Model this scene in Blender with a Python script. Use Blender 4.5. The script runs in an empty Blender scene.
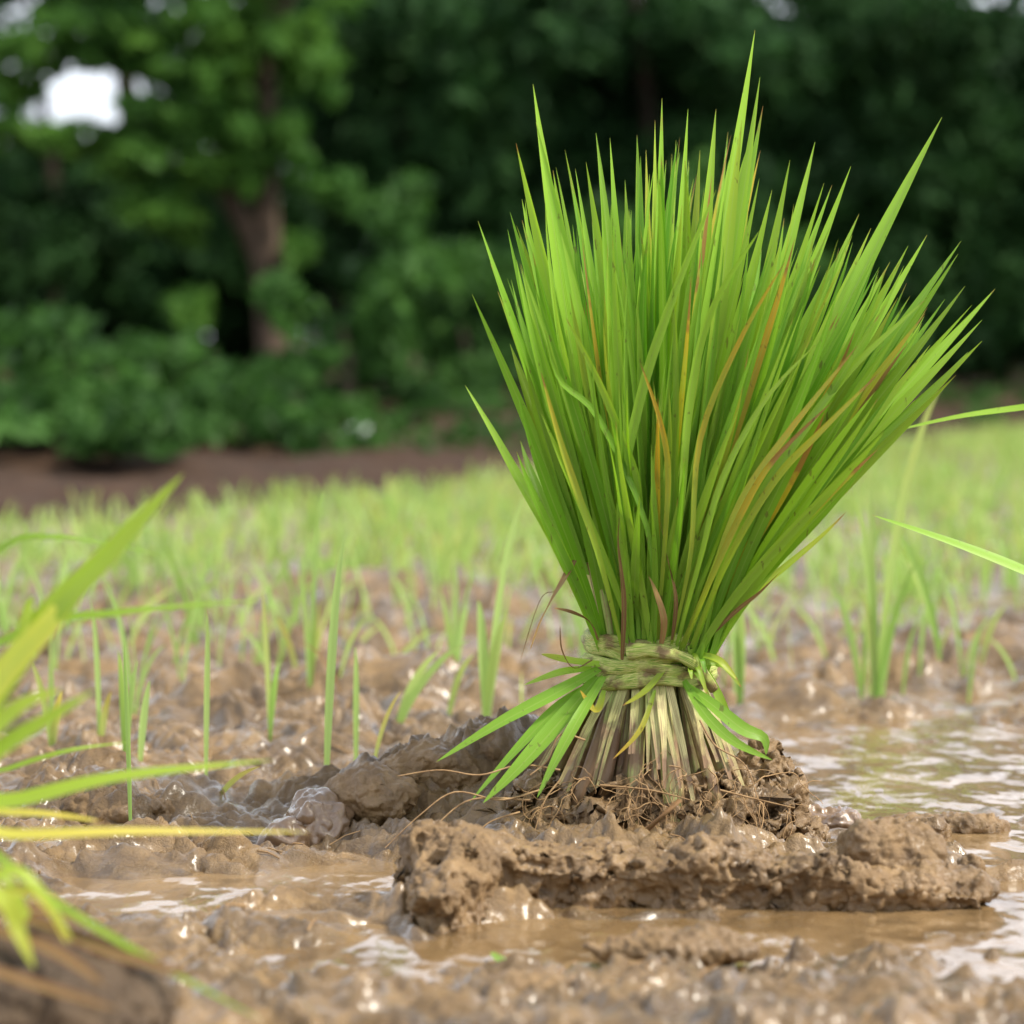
import bpy, bmesh, math, random
import numpy as np
from mathutils import Vector, Matrix, noise as mnoise
R = math.radians
rng = np.random.default_rng(7)
random.seed(7)
S = bpy.context.scene
COL = S.collection

# ------------------------------------------------------------------ camera
CAMH, FPX, TILT = 0.27, 2904.0, math.atan(162/2904.0)
cam = bpy.data.cameras.new('camera'); camo = bpy.data.objects.new('camera', cam); COL.objects.link(camo)
camo.location = (0, 0, CAMH); camo.rotation_euler = (math.pi/2 - TILT, 0, 0)
cam.sensor_width = 36; cam.lens = 36*FPX/1024.0
cam.clip_start = 0.05; cam.clip_end = 500
cam.dof.use_dof = True; cam.dof.focus_distance = 1.565
cam.dof.aperture_fstop = (cam.lens/1000.0)/0.0142
cam.dof.aperture_blades = 7
S.camera = camo
# ------------------------------------------------------------------ sky and sun
SUN_EL, SUN_AZ = 50, 108        # azimuth measured from +Y towards +X
w = bpy.data.worlds.new('World'); S.world = w; w.use_nodes = True
nt = w.node_tree; nt.nodes.clear()
out = nt.nodes.new('ShaderNodeOutputWorld'); bg = nt.nodes.new('ShaderNodeBackground')
sky = nt.nodes.new('ShaderNodeTexSky'); sky.sky_type = 'NISHITA'; sky.sun_disc = False
sky.sun_elevation = R(SUN_EL); sky.sun_rotation = R(SUN_AZ); sky.dust_density = 3.0
tc = nt.nodes.new('ShaderNodeTexCoord'); cn = nt.nodes.new('ShaderNodeTexNoise')
cn.inputs['Scale'].default_value = 2.2; cn.inputs['Detail'].default_value = 6; cn.inputs['Roughness'].default_value = .6
cr = nt.nodes.new('ShaderNodeValToRGB'); cr.color_ramp.elements[0].position = .28; cr.color_ramp.elements[1].position = .46
cm = nt.nodes.new('ShaderNodeMix'); cm.data_type = 'RGBA'
cm.inputs[7].default_value = (21.0, 22.2, 24.5, 1)        # bright thin cloud
nt.links.new(tc.outputs['Generated'], cn.inputs['Vector']); nt.links.new(cn.outputs['Fac'], cr.inputs['Fac'])
sz = nt.nodes.new('ShaderNodeSeparateXYZ'); nt.links.new(tc.outputs['Generated'], sz.inputs[0])
mrz = nt.nodes.new('ShaderNodeMapRange'); mrz.inputs['From Min'].default_value = .22; mrz.inputs['From Max'].default_value = .75
mrz.inputs['To Min'].default_value = 1.0; mrz.inputs['To Max'].default_value = .28; nt.links.new(sz.outputs['Z'], mrz.inputs['Value'])
mlt = nt.nodes.new('ShaderNodeMath'); mlt.operation = 'MULTIPLY'; nt.links.new(cr.outputs['Color'], mlt.inputs[0]); nt.links.new(mrz.outputs[0], mlt.inputs[1])
nt.links.new(mlt.outputs[0], cm.inputs[0]); nt.links.new(sky.outputs['Color'], cm.inputs[6])
nt.links.new(cm.outputs[2], bg.inputs['Color']); bg.inputs['Strength'].default_value = 0.078
nt.links.new(bg.outputs[0], out.inputs[0])
sun = bpy.data.lights.new('sun', 'SUN'); suno = bpy.data.objects.new('sun', sun); COL.objects.link(suno)
sun.energy = 5.0; sun.angle = R(5); sun.color = (1, .93, .80)
sd = Vector((math.sin(R(SUN_AZ))*math.cos(R(SUN_EL)), math.cos(R(SUN_AZ))*math.cos(R(SUN_EL)), math.sin(R(SUN_EL))))
suno.rotation_euler = sd.to_track_quat('Z', 'Y').to_euler(); suno.location = sd*20
S.view_settings.view_transform = 'Standard'; S.view_settings.look = 'None'
S.view_settings.exposure = 0.26; S.view_settings.gamma = 1
S.render.engine = 'CYCLES'
S.cycles.max_bounces = 8; S.cycles.transparent_max_bounces = 4; S.cycles.caustics_reflective = False; S.cycles.caustics_refractive = False
S.cycles.use_denoising = True

# ------------------------------------------------------------------ helpers
ct, st_ = math.cos(TILT), math.sin(TILT)
def at(px, py, Y):
    """world point seen at pixel (px,py) at world depth Y"""
    a = (px-512)/FPX; b = (512-py)/FPX
    d = Vector((a, ct + b*st_, -st_ + b*ct))
    return Vector((0, 0, CAMH)) + d*(Y/d.y)
def ground(px, py, z=0.0):
    a = (px-512)/FPX; b = (512-py)/FPX
    d = Vector((a, ct + b*st_, -st_ + b*ct))
    return Vector((0, 0, CAMH)) + d*((z-CAMH)/d.z)
def tag(o, label=None, cat=None, group=None, kind=None):
    if label: o['label'] = label
    if cat: o['category'] = cat
    if group: o['group'] = group
    if kind: o['kind'] = kind
    return o
def empty(name, loc, label, cat, group=None):
    o = bpy.data.objects.new(name, None); COL.objects.link(o); o.location = loc; o.empty_display_size = .02
    return tag(o, label, cat, group)
def link(name, me, mat=None, parent=None):
    o = bpy.data.objects.new(name, me); COL.objects.link(o)
    if mat: me.materials.append(mat)
    if parent is not None:
        o.parent = parent; o.matrix_parent_inverse = Matrix.Translation(-parent.location)
    return o
def mesh_np(name, V, F, smooth=True):
    V = np.asarray(V, dtype=np.float32); F = np.asarray(F, dtype=np.int32)
    me = bpy.data.meshes.new(name); k = F.shape[1]
    me.vertices.add(len(V)); me.vertices.foreach_set('co', V.ravel())
    me.loops.add(F.size); me.loops.foreach_set('vertex_index', F.ravel())
    me.polygons.add(len(F)); me.polygons.foreach_set('loop_start', np.arange(0, F.size, k, dtype=np.int32))
    me.polygons.foreach_set('loop_total', np.full(len(F), k, dtype=np.int32))
    me.update(calc_edges=True)
    if smooth: me.polygons.foreach_set('use_smooth', np.ones(len(F), dtype=bool))
    return me
# gradient noise
_p = rng.permutation(256); P = np.concatenate([_p]*3).astype(np.int32)
_g = rng.normal(size=(256, 3)); _g /= np.linalg.norm(_g, axis=1)[:, None]; G3 = _g.astype(np.float32)
_a = rng.uniform(0, 2*math.pi, 256); G2 = np.stack([np.cos(_a), np.sin(_a)], 1).astype(np.float32)
def noise2(x, y, seed=0):
    x = (x + seed*17.31).astype(np.float32); y = (y + seed*9.17).astype(np.float32)
    xi = np.floor(x).astype(np.int32); yi = np.floor(y).astype(np.int32); xf = x-xi; yf = y-yi
    u = xf*xf*xf*(xf*(xf*6-15)+10); v = yf*yf*yf*(yf*(yf*6-15)+10)
    def g(i, j):
        h = P[P[(xi+i) & 255] + ((yi+j) & 255)]
        return G2[h, 0]*(xf-i) + G2[h, 1]*(yf-j)
    a = g(0, 0); b = g(1, 0); c = g(0, 1); d = g(1, 1)
    return ((a+(b-a)*u)*(1-v) + (c+(d-c)*u)*v)*1.5
def noise3(p, seed=0):
    p = p.astype(np.float32) + np.float32(seed*7.77)
    I = np.floor(p).astype(np.int32); f = p-I; u = f*f*f*(f*(f*6-15)+10); I &= 255
    def g(i, j, k):
        h = P[P[P[(I[:, 0]+i) & 255] + ((I[:, 1]+j) & 255)] + ((I[:, 2]+k) & 255)]
        return G3[h, 0]*(f[:, 0]-i) + G3[h, 1]*(f[:, 1]-j) + G3[h, 2]*(f[:, 2]-k)
    def L(a, b, t): return a+(b-a)*t
    return L(L(L(g(0,0,0), g(1,0,0), u[:,0]), L(g(0,1,0), g(1,1,0), u[:,0]), u[:,1]),
             L(L(g(0,0,1), g(1,0,1), u[:,0]), L(g(0,1,1), g(1,1,1), u[:,0]), u[:,1]), u[:,2])*1.5

# ------------------------------------------------------------------ materials
def new_mat(name):
    m = bpy.data.materials.new(name); m.use_nodes = True; t = m.node_tree; t.nodes.clear()
    o = t.nodes.new('ShaderNodeOutputMaterial'); return m, t, o
def N(t, typ, **kw):
    n = t.nodes.new(typ)
    for k, v in kw.items():
        if k in n.inputs: n.inputs[k].default_value = v
        else: setattr(n, k, v)
    return n
def ramp(t, src, stops):
    n = t.nodes.new('ShaderNodeValToRGB'); e = n.color_ramp.elements
    while len(e) < len(stops): e.new(.5)
    for i, (p, c) in enumerate(stops):
        e[i].position = p; e[i].color = (*c, 1) if len(c) == 3 else c
    t.links.new(src, n.inputs['Fac']); return n.outputs['Color']
def tnoise(t, scale, detail=4, rough=.55, vec=None):
    n = N(t, 'ShaderNodeTexNoise', Scale=scale, Detail=detail, Roughness=rough)
    if vec is None:
        vec = POS(t)
    t.links.new(vec, n.inputs['Vector']); return n.outputs['Fac']
def POS(t):
    for n in t.nodes:
        if n.type == 'NEW_GEOMETRY': return n.outputs['Position']
    return t.nodes.new('ShaderNodeNewGeometry').outputs['Position']
def mixc(t, fac, a, b, mode='MIX'):
    n = t.nodes.new('ShaderNodeMix'); n.data_type = 'RGBA'; n.blend_type = mode
    for s, i in ((fac, 0), (a, 6), (b, 7)):
        if hasattr(s, 'is_output') or hasattr(s, 'links'): t.links.new(s, n.inputs[i])
        elif i == 0: n.inputs[0].default_value = s
        else: n.inputs[i].default_value = (*s, 1)
    return n.outputs[2]
def math_(t, op, a, b=0.0, clamp=False):
    n = t.nodes.new('ShaderNodeMath'); n.operation = op; n.use_clamp = clamp
    for s, i in ((a, 0), (b, 1)):
        if hasattr(s, 'links'): t.links.new(s, n.inputs[i])
        else: n.inputs[i].default_value = s
    return n.outputs[0]
def mud_mat(name, ca, cb, wet_z=True, rough=(.28, .62), bump=1.0, spec=.5, coat=(0, 0)):
    m, t, o = new_mat(name); b = N(t, 'ShaderNodeBsdfPrincipled'); t.links.new(b.outputs[0], o.inputs[0])
    n1 = tnoise(t, 18, 8, .68); n2 = tnoise(t, 90, 5, .6)
    c = mixc(t, ramp(t, n1, [(.35, (0,0,0)), (.65, (1,1,1))]), ca, cb)
    c = mixc(t, ramp(t, n2, [(.38, (.72,.70,.68)), (.66, (1.12,1.1,1.08))]), c, c, 'MIX')
    k = ramp(t, n2, [(.36, (.70,.67,.64)), (.62, (1,1,1))])
    c = mixc(t, 1.0, c, k, 'MULTIPLY')
    t.links.new(c, b.inputs['Base Color'])
    wn = tnoise(t, 22, 4)
    rr = ramp(t, wn, [(.40, (rough[0],)*3), (.60, (rough[1],)*3)])
    if wet_z:
        sx = N(t, 'ShaderNodeSeparateXYZ'); t.links.new(POS(t), sx.inputs[0])
        mr = N(t, 'ShaderNodeMapRange'); mr.inputs['From Min'].default_value = .001; mr.inputs['From Max'].default_value = .012
        t.links.new(sx.outputs['Z'], mr.inputs['Value'])
        rr = mixc(t, mr.outputs[0], (rough[0]*.45,)*3, rr)
    t.links.new(rr, b.inputs['Roughness'])
    b.inputs['Specular IOR Level'].default_value = spec
    cw = ramp(t, tnoise(t, 35, 5, .65), [(.42, (coat[0],)*3), (.58, (coat[1],)*3)])
    t.links.new(cw, b.inputs['Coat Weight']); b.inputs['Coat Roughness'].default_value = .27; b.inputs['Coat IOR'].default_value = 1.45
    cb_ = N(t, 'ShaderNodeBump', Strength=.28, Distance=.0022); t.links.new(tnoise(t, 170, 3, .5), cb_.inputs['Height']); t.links.new(cb_.outputs[0], b.inputs['Coat Normal'])
    f1 = tnoise(t, 260, 6, .65); f2 = tnoise(t, 1100, 3, .6)
    s = math_(t, 'ADD', f1, math_(t, 'MULTIPLY', f2, .35))
    bp = N(t, 'ShaderNodeBump', Strength=.55*bump, Distance=.0025); t.links.new(s, bp.inputs['Height'])
    t.links.new(bp.outputs[0], b.inputs['Normal']); return m
M_MUD = mud_mat('wet_mud', (.098, .059, .022), (.290, .184, .078), rough=(.25, .6), bump=1.5, coat=(.0, .95))
M_CLOD = mud_mat('clod_mud', (.155, .094, .038), (.31, .198, .090), rough=(.35, .7), bump=1.3, coat=(.0, .30))
M_SHINY = mud_mat('slick_mud', (.20, .125, .068), (.26, .17, .10), rough=(.12, .3), bump=.5, coat=(.8, 1))
M_BANK = mud_mat('bank_soil', (.034, .019, .011), (.075, .042, .024), wet_z=False, rough=(.8, .95), spec=.2)

m, t, o = new_mat('muddy_water'); b = N(t, 'ShaderNodeBsdfPrincipled'); t.links.new(b.outputs[0], o.inputs[0])
t.links.new(mixc(t, ramp(t, tnoise(t, 9, 3), [(.35,(0,0,0)), (.65,(1,1,1))]), (.17, .105, .045), (.26, .17, .082)), b.inputs['Base Color'])
b.inputs['Roughness'].default_value = .13; b.inputs['IOR'].default_value = 1.7; b.inputs['Specular IOR Level'].default_value = .6
mp = N(t, 'ShaderNodeMapping'); mp.inputs['Scale'].default_value = (2.3, 1.1, 1); t.links.new(POS(t), mp.inputs[0])
s1 = tnoise(t, 13, 2, .45, mp.outputs[0]); s2 = tnoise(t, 60, 2, .5, mp.outputs[0])
s = math_(t, 'ADD', s1, math_(t, 'MULTIPLY', s2, .05))
bp = N(t, 'ShaderNodeBump', Strength=1.0, Distance=.0085); t.links.new(s, bp.inputs['Height']); t.links.new(bp.outputs[0], b.inputs['Normal'])
M_WATER = m

def leaf_mat(name, greenA, greenB, yellow, trans=.32, specks=True, rough=.37):
    """blade: u across, v along.  tint.r = yellowing, tint.g = light/dark, tint.b = dry tip length"""
    m, t, o = new_mat(name); b = N(t, 'ShaderNodeBsdfPrincipled', Roughness=rough); b.inputs['Specular IOR Level'].default_value = .35
    tr = N(t, 'ShaderNodeBsdfTranslucent'); mx = N(t, 'ShaderNodeMixShader'); mx.inputs[0].default_value = trans
    t.links.new(b.outputs[0], mx.inputs[1]); t.links.new(tr.outputs[0], mx.inputs[2]); t.links.new(mx.outputs[0], o.inputs[0])
    at_ = N(t, 'ShaderNodeAttribute'); at_.attribute_name = 'tint'; sp = N(t, 'ShaderNodeSeparateColor'); t.links.new(at_.outputs['Color'], sp.inputs[0])
    uv = N(t, 'ShaderNodeUVMap'); uv.uv_map = 'UVMap'; su = N(t, 'ShaderNodeSeparateXYZ'); t.links.new(uv.outputs[0], su.inputs[0])
    U, Vv = su.outputs[0], su.outputs[1]
    c = mixc(t, sp.outputs[1], greenA, greenB)
    # large mottling
    nn = tnoise(t, 30, 3)
    yel = math_(t, 'ADD', math_(t, 'MULTIPLY', sp.outputs[0], 1.5), math_(t, 'MULTIPLY', math_(t, 'SUBTRACT', nn, .5), math_(t, 'MULTIPLY', sp.outputs[0], 3.0)), True)
    yel = math_(t, 'MULTIPLY', yel, math_(t, 'ADD', math_(t, 'MULTIPLY', Vv, 1.1), .15), True)
    c = mixc(t, yel, c, yellow)
    # veins
    vs = math_(t, 'SINE', math_(t, 'MULTIPLY', U, 75.0)); vs = math_(t, 'MULTIPLY', math_(t, 'ADD', vs, 1.0), .5)
    c = mixc(t, math_(t, 'MULTIPLY', vs, .22), c, mixc(t, 1.0, c, (.55, .62, .5), 'MULTIPLY'))
    md = math_(t, 'ABSOLUTE', math_(t, 'SUBTRACT', U, .5)); mk = math_(t, 'LESS_THAN', md, .045)
    c = mixc(t, math_(t, 'MULTIPLY', mk, .4), c, (.30, .42, .10))
    # dry tip
    tipn = tnoise(t, 120, 3)
    tv = math_(t, 'ADD', Vv, math_(t, 'MULTIPLY', math_(t, 'SUBTRACT', tipn, .5), .16))
    th = math_(t, 'SUBTRACT', 1.0, sp.outputs[2]); tm = math_(t, 'MULTIPLY', math_(t, 'SUBTRACT', tv, th), 22.0, True)
    c = mixc(t, tm, c, (.30, .17, .05))
    if specks:
        sk = N(t, 'ShaderNodeTexNoise', Scale=1.0, Detail=3); mp = N(t, 'ShaderNodeMapping'); mp.inputs['Scale'].default_value = (300, 300, 90)
        t.links.new(POS(t), mp.inputs[0]); t.links.new(mp.outputs[0], sk.inputs['Vector'])
        k = ramp(t, sk.outputs['Fac'], [(.66, (0,0,0)), (.72, (1,1,1))])
        c = mixc(t, math_(t, 'MULTIPLY', k, .6), c, (.10, .06, .025))
    t.links.new(c, b.inputs['Base Color'])
    hs = N(t, 'ShaderNodeHueSaturation', Saturation=1.1, Value=1.5); t.links.new(c, hs.inputs['Color']); t.links.new(hs.outputs[0], tr.inputs['Color'])
    bp = N(t, 'ShaderNodeBump', Strength=.25, Distance=.0004); t.links.new(vs, bp.inputs['Height']); t.links.new(bp.outputs[0], b.inputs['Normal'])
    return m
M_LEAF = leaf_mat('rice_leaf', (.115, .29, .024), (.31, .52, .060), (.55, .36, .05))
M_FIELD = leaf_mat('seedling_leaf', (.26, .43, .10), (.44, .58, .20), (.55, .45, .12), trans=.45, specks=False)
M_FRONT = leaf_mat('near_leaf', (.20, .36, .03), (.33, .48, .05), (.70, .60, .12), trans=.45, specks=False)
M_DRY = leaf_mat('dry_leaf', (.16, .08, .035), (.30, .17, .07), (.4, .25, .1), trans=.2, specks=False, rough=.7)

def stalk_mat():
    m, t, o = new_mat('rice_stalk'); b = N(t, 'ShaderNodeBsdfPrincipled', Roughness=.5); t.links.new(b.outputs[0], o.inputs[0])
    at_ = N(t, 'ShaderNodeAttribute'); at_.attribute_name = 'tint'; sp = N(t, 'ShaderNodeSeparateColor'); t.links.new(at_.outputs['Color'], sp.inputs[0])
    uv = N(t, 'ShaderNodeUVMap'); uv.uv_map = 'UVMap'; su = N(t, 'ShaderNodeSeparateXYZ'); t.links.new(uv.outputs[0], su.inputs[0])
    c = mixc(t, sp.outputs[1], (.26, .38, .07), (.70, .62, .28))
    mp = N(t, 'ShaderNodeMapping'); mp.inputs['Scale'].default_value = (9, 1.6, 1); t.links.new(uv.outputs[0], mp.inputs[0])
    n1 = N(t, 'ShaderNodeTexNoise', Scale=1.5, Detail=4); t.links.new(mp.outputs[0], n1.inputs['Vector'])
    c = mixc(t, ramp(t, n1.outputs['Fac'], [(.45, (0,0,0)), (.6, (1,1,1))]), c, (.30, .22, .10))
    # mud smears: more towards the foot (v -> 1), amount per stalk in tint.r
    n2 = tnoise(t, 70, 5)
    mm = math_(t, 'ADD', math_(t, 'MULTIPLY', math_(t, 'SUBTRACT', n2, .52), 5.0), math_(t, 'SUBTRACT', math_(t, 'MULTIPLY', su.outputs[1], 2.6), 1.4))
    mm = math_(t, 'ADD', mm, sp.outputs[0], True)
    c = mixc(t, mm, c, (.25, .155, .085)); t.links.new(c, b.inputs['Base Color'])
    bp = N(t, 'ShaderNodeBump', Strength=.5, Distance=.0012); t.links.new(n1.outputs['Fac'], bp.inputs['Height']); t.links.new(bp.outputs[0], b.inputs['Normal'])
    return m
M_STALK = stalk_mat()
def plain(name, ca, cb, rough=.7, scale=60, bump=.4, trans=0, stretch=None):
    m, t, o = new_mat(name); b = N(t, 'ShaderNodeBsdfPrincipled', Roughness=rough); b.inputs['Specular IOR Level'].default_value = .15
    v = POS(t)
    if stretch:
        mp = N(t, 'ShaderNodeMapping'); mp.inputs['Scale'].default_value = stretch; t.links.new(v, mp.inputs[0]); v = mp.outputs[0]
    n = tnoise(t, scale, 4, .6, v); c = mixc(t, ramp(t, n, [(.35,(0,0,0)), (.65,(1,1,1))]), ca, cb); t.links.new(c, b.inputs['Base Color'])
    if bump:
        bp = N(t, 'ShaderNodeBump', Strength=bump, Distance=.002); t.links.new(n, bp.inputs['Height']); t.links.new(bp.outputs[0], b.inputs['Normal'])
    if trans:
        tr = N(t, 'ShaderNodeBsdfTranslucent'); mx = N(t, 'ShaderNodeMixShader'); mx.inputs[0].default_value = trans
        hs = N(t, 'ShaderNodeHueSaturation', Value=1.4); t.links.new(c, hs.inputs['Color']); t.links.new(hs.outputs[0], tr.inputs['Color'])
        t.links.new(b.outputs[0], mx.inputs[1]); t.links.new(tr.outputs[0], mx.inputs[2]); t.links.new(mx.outputs[0], o.inputs[0])
    else: t.links.new(b.outputs[0], o.inputs[0])
    return m
M_ROOT = plain('rice_root', (.24, .145, .07), (.40, .26, .13), scale=120)
M_BARK = plain('bark', (.065, .046, .033), (.13, .095, .068), .9, 14)
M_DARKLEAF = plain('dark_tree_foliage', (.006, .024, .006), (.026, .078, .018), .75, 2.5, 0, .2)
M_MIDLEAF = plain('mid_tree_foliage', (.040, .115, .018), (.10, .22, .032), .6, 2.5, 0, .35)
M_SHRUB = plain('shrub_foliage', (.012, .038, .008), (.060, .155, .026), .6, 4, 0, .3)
M_STONE = plain('pale_stone', (.36, .41, .37), (.48, .53, .48), .8, 30)

# ------------------------------------------------------------------ ground: puddled field
def grow(a, step, end, k):
    r = []; x = a
    while abs(x-a) < abs(end-a): step *= k; x += step; r.append(x)
    return r
xs0 = np.arange(-.40, .42, .0015); ys0 = np.arange(1.0, 2.15, .0015)
xs = np.array(grow(-.40, -.0015, -14, 1.035)[::-1] + list(xs0) + grow(xs0[-1], .0015, 14, 1.035))
ys = np.array(grow(1.0, -.002, -6, 1.06)[::-1] + list(ys0) + grow(ys0[-1], .0015, 24, 1.018))
X, Y = np.meshgrid(xs, ys)
def fade(Y, a, b): return np.clip((b-Y)/(b-a), 0, 1)
def ell(px, py, rx, ry, soft=.35):
    """soft elliptical mask round the ground point under a pixel; rx, ry in metres"""
    g = ground(px, py); d = np.sqrt(((X+wx*.5-g.x)/rx)**2 + ((Y+wy*.5-g.y)/ry)**2)
    return np.clip((1+soft-d)/(2*soft), 0, 1)
def gau(x, y, sx, sy, h, rot=0):
    c, s = math.cos(rot), math.sin(rot); dx = X+wx*.6-x; dy = Y+wy*.6-y
    return h*np.exp(-(((dx*c+dy*s)/sx)**2 + ((-dx*s+dy*c)/sy)**2))
wx = noise2(X/.05, Y/.05, 3)*.02; wy = noise2(X/.05, Y/.05, 4)*.02
XX, YY = X+wx, Y+wy
H = .005 + .009*noise2(XX/.16, YY/.12, 1)
nearf = np.clip((1.42-Y)/.1, 0, 1); mid = 1-.45*nearf
H += mid*.012*(np.abs(noise2(XX/.055, YY/.045, 5))-.25)*1.6
H += nearf*(.0050*(np.abs(noise2(XX/.010, YY/.012, 51))-.2) + .0022*noise2(X/.0048, Y/.006, 52))*np.clip(.7+noise2(X/.05, Y/.04, 53), .2, 1.3)
H += .0075*(np.abs(noise2(XX/.024, YY/.020, 6))-.2)
amp = np.clip(.55+1.2*noise2(XX/.09, YY/.07, 8), .12, 1.3)
H += amp*.0055*(np.abs(noise2(XX/.012, YY/.011, 7))-.2)*fade(Y, 4, 8)
H += amp*.0024*noise2(X/.0065, Y/.006, 9)*fade(Y, 2.2, 3.2)
cl = np.clip((noise2(XX/.035, YY/.03, 21)-.05)/.12, 0, 1)          # crusty plates with a sharp edge
H += cl*.0065*fade(Y, 4, 8)*np.clip(.5+noise2(X/.02, Y/.02, 22), 0, 1)
H += amp*.0009*noise2(X/.0034, Y/.0034, 23)*fade(Y, 1.8, 2.2)
back = np.clip((Y-1.75)/.5, 0, 1)*fade(Y, 3.5, 9)
H += back*(.014*np.maximum(noise2(XX/.10, YY/.09, 11), -.4) + .020*(np.abs(noise2(XX/.06, YY/.055, 12))-.25))
# pools (soft, reaching below the water sheet)
W = np.zeros_like(X)
for px, py, rx, ry in ((240, 885, .10, .030), (350, 880, .055, .05), (935, 765, .17, .26), (840, 830, .06, .09), (1010, 900, .13, .06),
                       (700, 935, .15, .040), (520, 950, .10, .045), (880, 945, .12, .025), (330, 985, .05, .012), (650, 900, .16, .045), (150, 900, .08, .03), (1030, 850, .06, .09), (900, 925, .14, .022)):
    W = np.maximum(W, ell(px, py, rx, ry))
for px, py, rx, ry in ((1000, 705, .22, .10), (700, 640, .1, .15), (80, 720, .1, .04), (460, 660, .12, .10), (850, 600, .3, .3), (300, 560, .5, .35)):
    W = np.maximum(W, .62*ell(px, py, rx, ry))
H = H*(1-.78*W) - .0085*W + W*.0085*noise2(XX/.045, YY/.03, 14)
# raised places
g = ground(470, 800); H += gau(g.x+.02, 1.665, .085, .045, .050, .25)            # mound left of the bundle
mr = np.exp(-(((X+.03)/.11)**2 + ((Y-1.63)/.07)**2)); H += mr*(.011*(np.abs(noise2(X/.016, Y/.013, 41))-.25) + .0045*noise2(X/.0055, Y/.005, 42) + .0015*noise2(X/.003, Y/.003, 43))
H += gau(.085, 1.60, .10, .065, .018); mr = np.exp(-(((X-.07)/.15)**2 + ((Y-1.475)/.06)**2)); H += mr*(.006*(np.abs(noise2(XX/.014, YY/.012, 61))-.25) + .0035*noise2(X/.005, Y/.005, 62) + .0012*noise2(X/.0028, Y/.0028, 63)); H += gau(.07, 1.475, .13, .04, .012); H += gau(.0, 1.375, .06, .018, .006)                                           # seat of the bundle
H += gau(-.235, .93, .11, .12, .050, -.2)                                       # near heap, bottom left
H += gau(-.02, 1.10, .30, .045, .008)
g = ground(110, 815); H += gau(g.x, g.y, .06, .05, .020)
g = ground(380, 700); H += gau(g.x, g.y, .12, .10, .020)
g = ground(720, 1010); H += gau(g.x, g.y, .12, .03, .008)
g = ground(640, 985); H += gau(g.x, g.y, .05, .02, .012)
g = ground(240, 940); H += gau(g.x, g.y, .07, .022, .013)
g = ground(830, 715); H += gau(g.x, g.y, .05, .03, .016)
g = ground(930, 665); H += gau(g.x, g.y, .12, .09, .014)
# the field ends at the bank line
EA = np.array([-.71, 4.0]); ED = np.array([2.25, 4.75]); ED = ED/np.linalg.norm(ED); EN = np.array([-ED[1], ED[0]])
sdist = (X-EA[0])*EN[0] + (Y-EA[1])*EN[1]
H -= .0035*nearf*(Y > 1.0)
H -= np.clip((sdist-.1)/.4, 0, 1)*.15
ny, nx = X.shape
idx = np.arange(nx*ny).reshape(ny, nx)
F = np.stack([idx[:-1, :-1].ravel(), idx[:-1, 1:].ravel(), idx[1:, 1:].ravel(), idx[1:, :-1].ravel()], 1)
o = link('muddy_ground', mesh_np('muddy_ground', np.stack([X.ravel(), Y.ravel(), H.ravel()], 1), F), M_MUD); o['kind'] = 'structure'
def hz(x, y):
    i = min(max(np.searchsorted(xs, x), 0), nx-1); j = min(max(np.searchsorted(ys, y), 0), ny-1); return float(H[j, i])
me = mesh_np('water', [(-13.5, -5.5, 0), (13.5, -5.5, 0), (13.5, 22, 0), (-13.5, 22, 0)], [(0, 1, 2, 3)]); o = link('water', me, M_WATER); o['kind'] = 'structure'

# bank and land behind: s = distance past the edge, q = along it
def bank_z(s, q):
    z = -.06 +   .150*(1-math.exp(-max(s+.12, 0)/.40)) + .018*max(s-.5, 0)**.9 if s > -.12 else -.06
    return z + .05*mnoise.noise((s*1.3, q*.9, 3.1)) * min(1, max(0, (s+.05)/.4)) + .02*mnoise.noise((s*6, q*6, 1.1))*min(1, max(0, s/.3))
ss = [-.12+.05*i for i in range(60)]; ss += grow(ss[-1], .05, 90, 1.09)
qs = grow(0, -.06, -60, 1.05)[::-1] + [0] + grow(0, .06, 90, 1.03)
V = []; 
for s in ss:
    for q in qs:
        wob = .07*mnoise.noise((q*1.2, 0, 7.7))
        x, y = EA + ED*q + EN*(s+wob); V.append((x, y, bank_z(s, q)))
idx = np.arange(len(V)).reshape(len(ss), len(qs))
F = np.stack([idx[:-1, :-1].ravel(), idx[:-1, 1:].ravel(), idx[1:, 1:].ravel(), idx[1:, :-1].ravel()], 1)
o = link('earth_bank', mesh_np('earth_bank', V, F), M_BANK); o['kind'] = 'structure'
def land_z(x, y):
    d = np.array([x, y])-EA; return bank_z(float(d@EN), float(d@ED))

def land_hit(px, py):
    Yq = 4.0
    while Yq < 30:
        p = at(px, py, Yq)
        if p.z < land_z(p.x, p.y): return p
        Yq += .04
    return at(px, py, 12)
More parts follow.
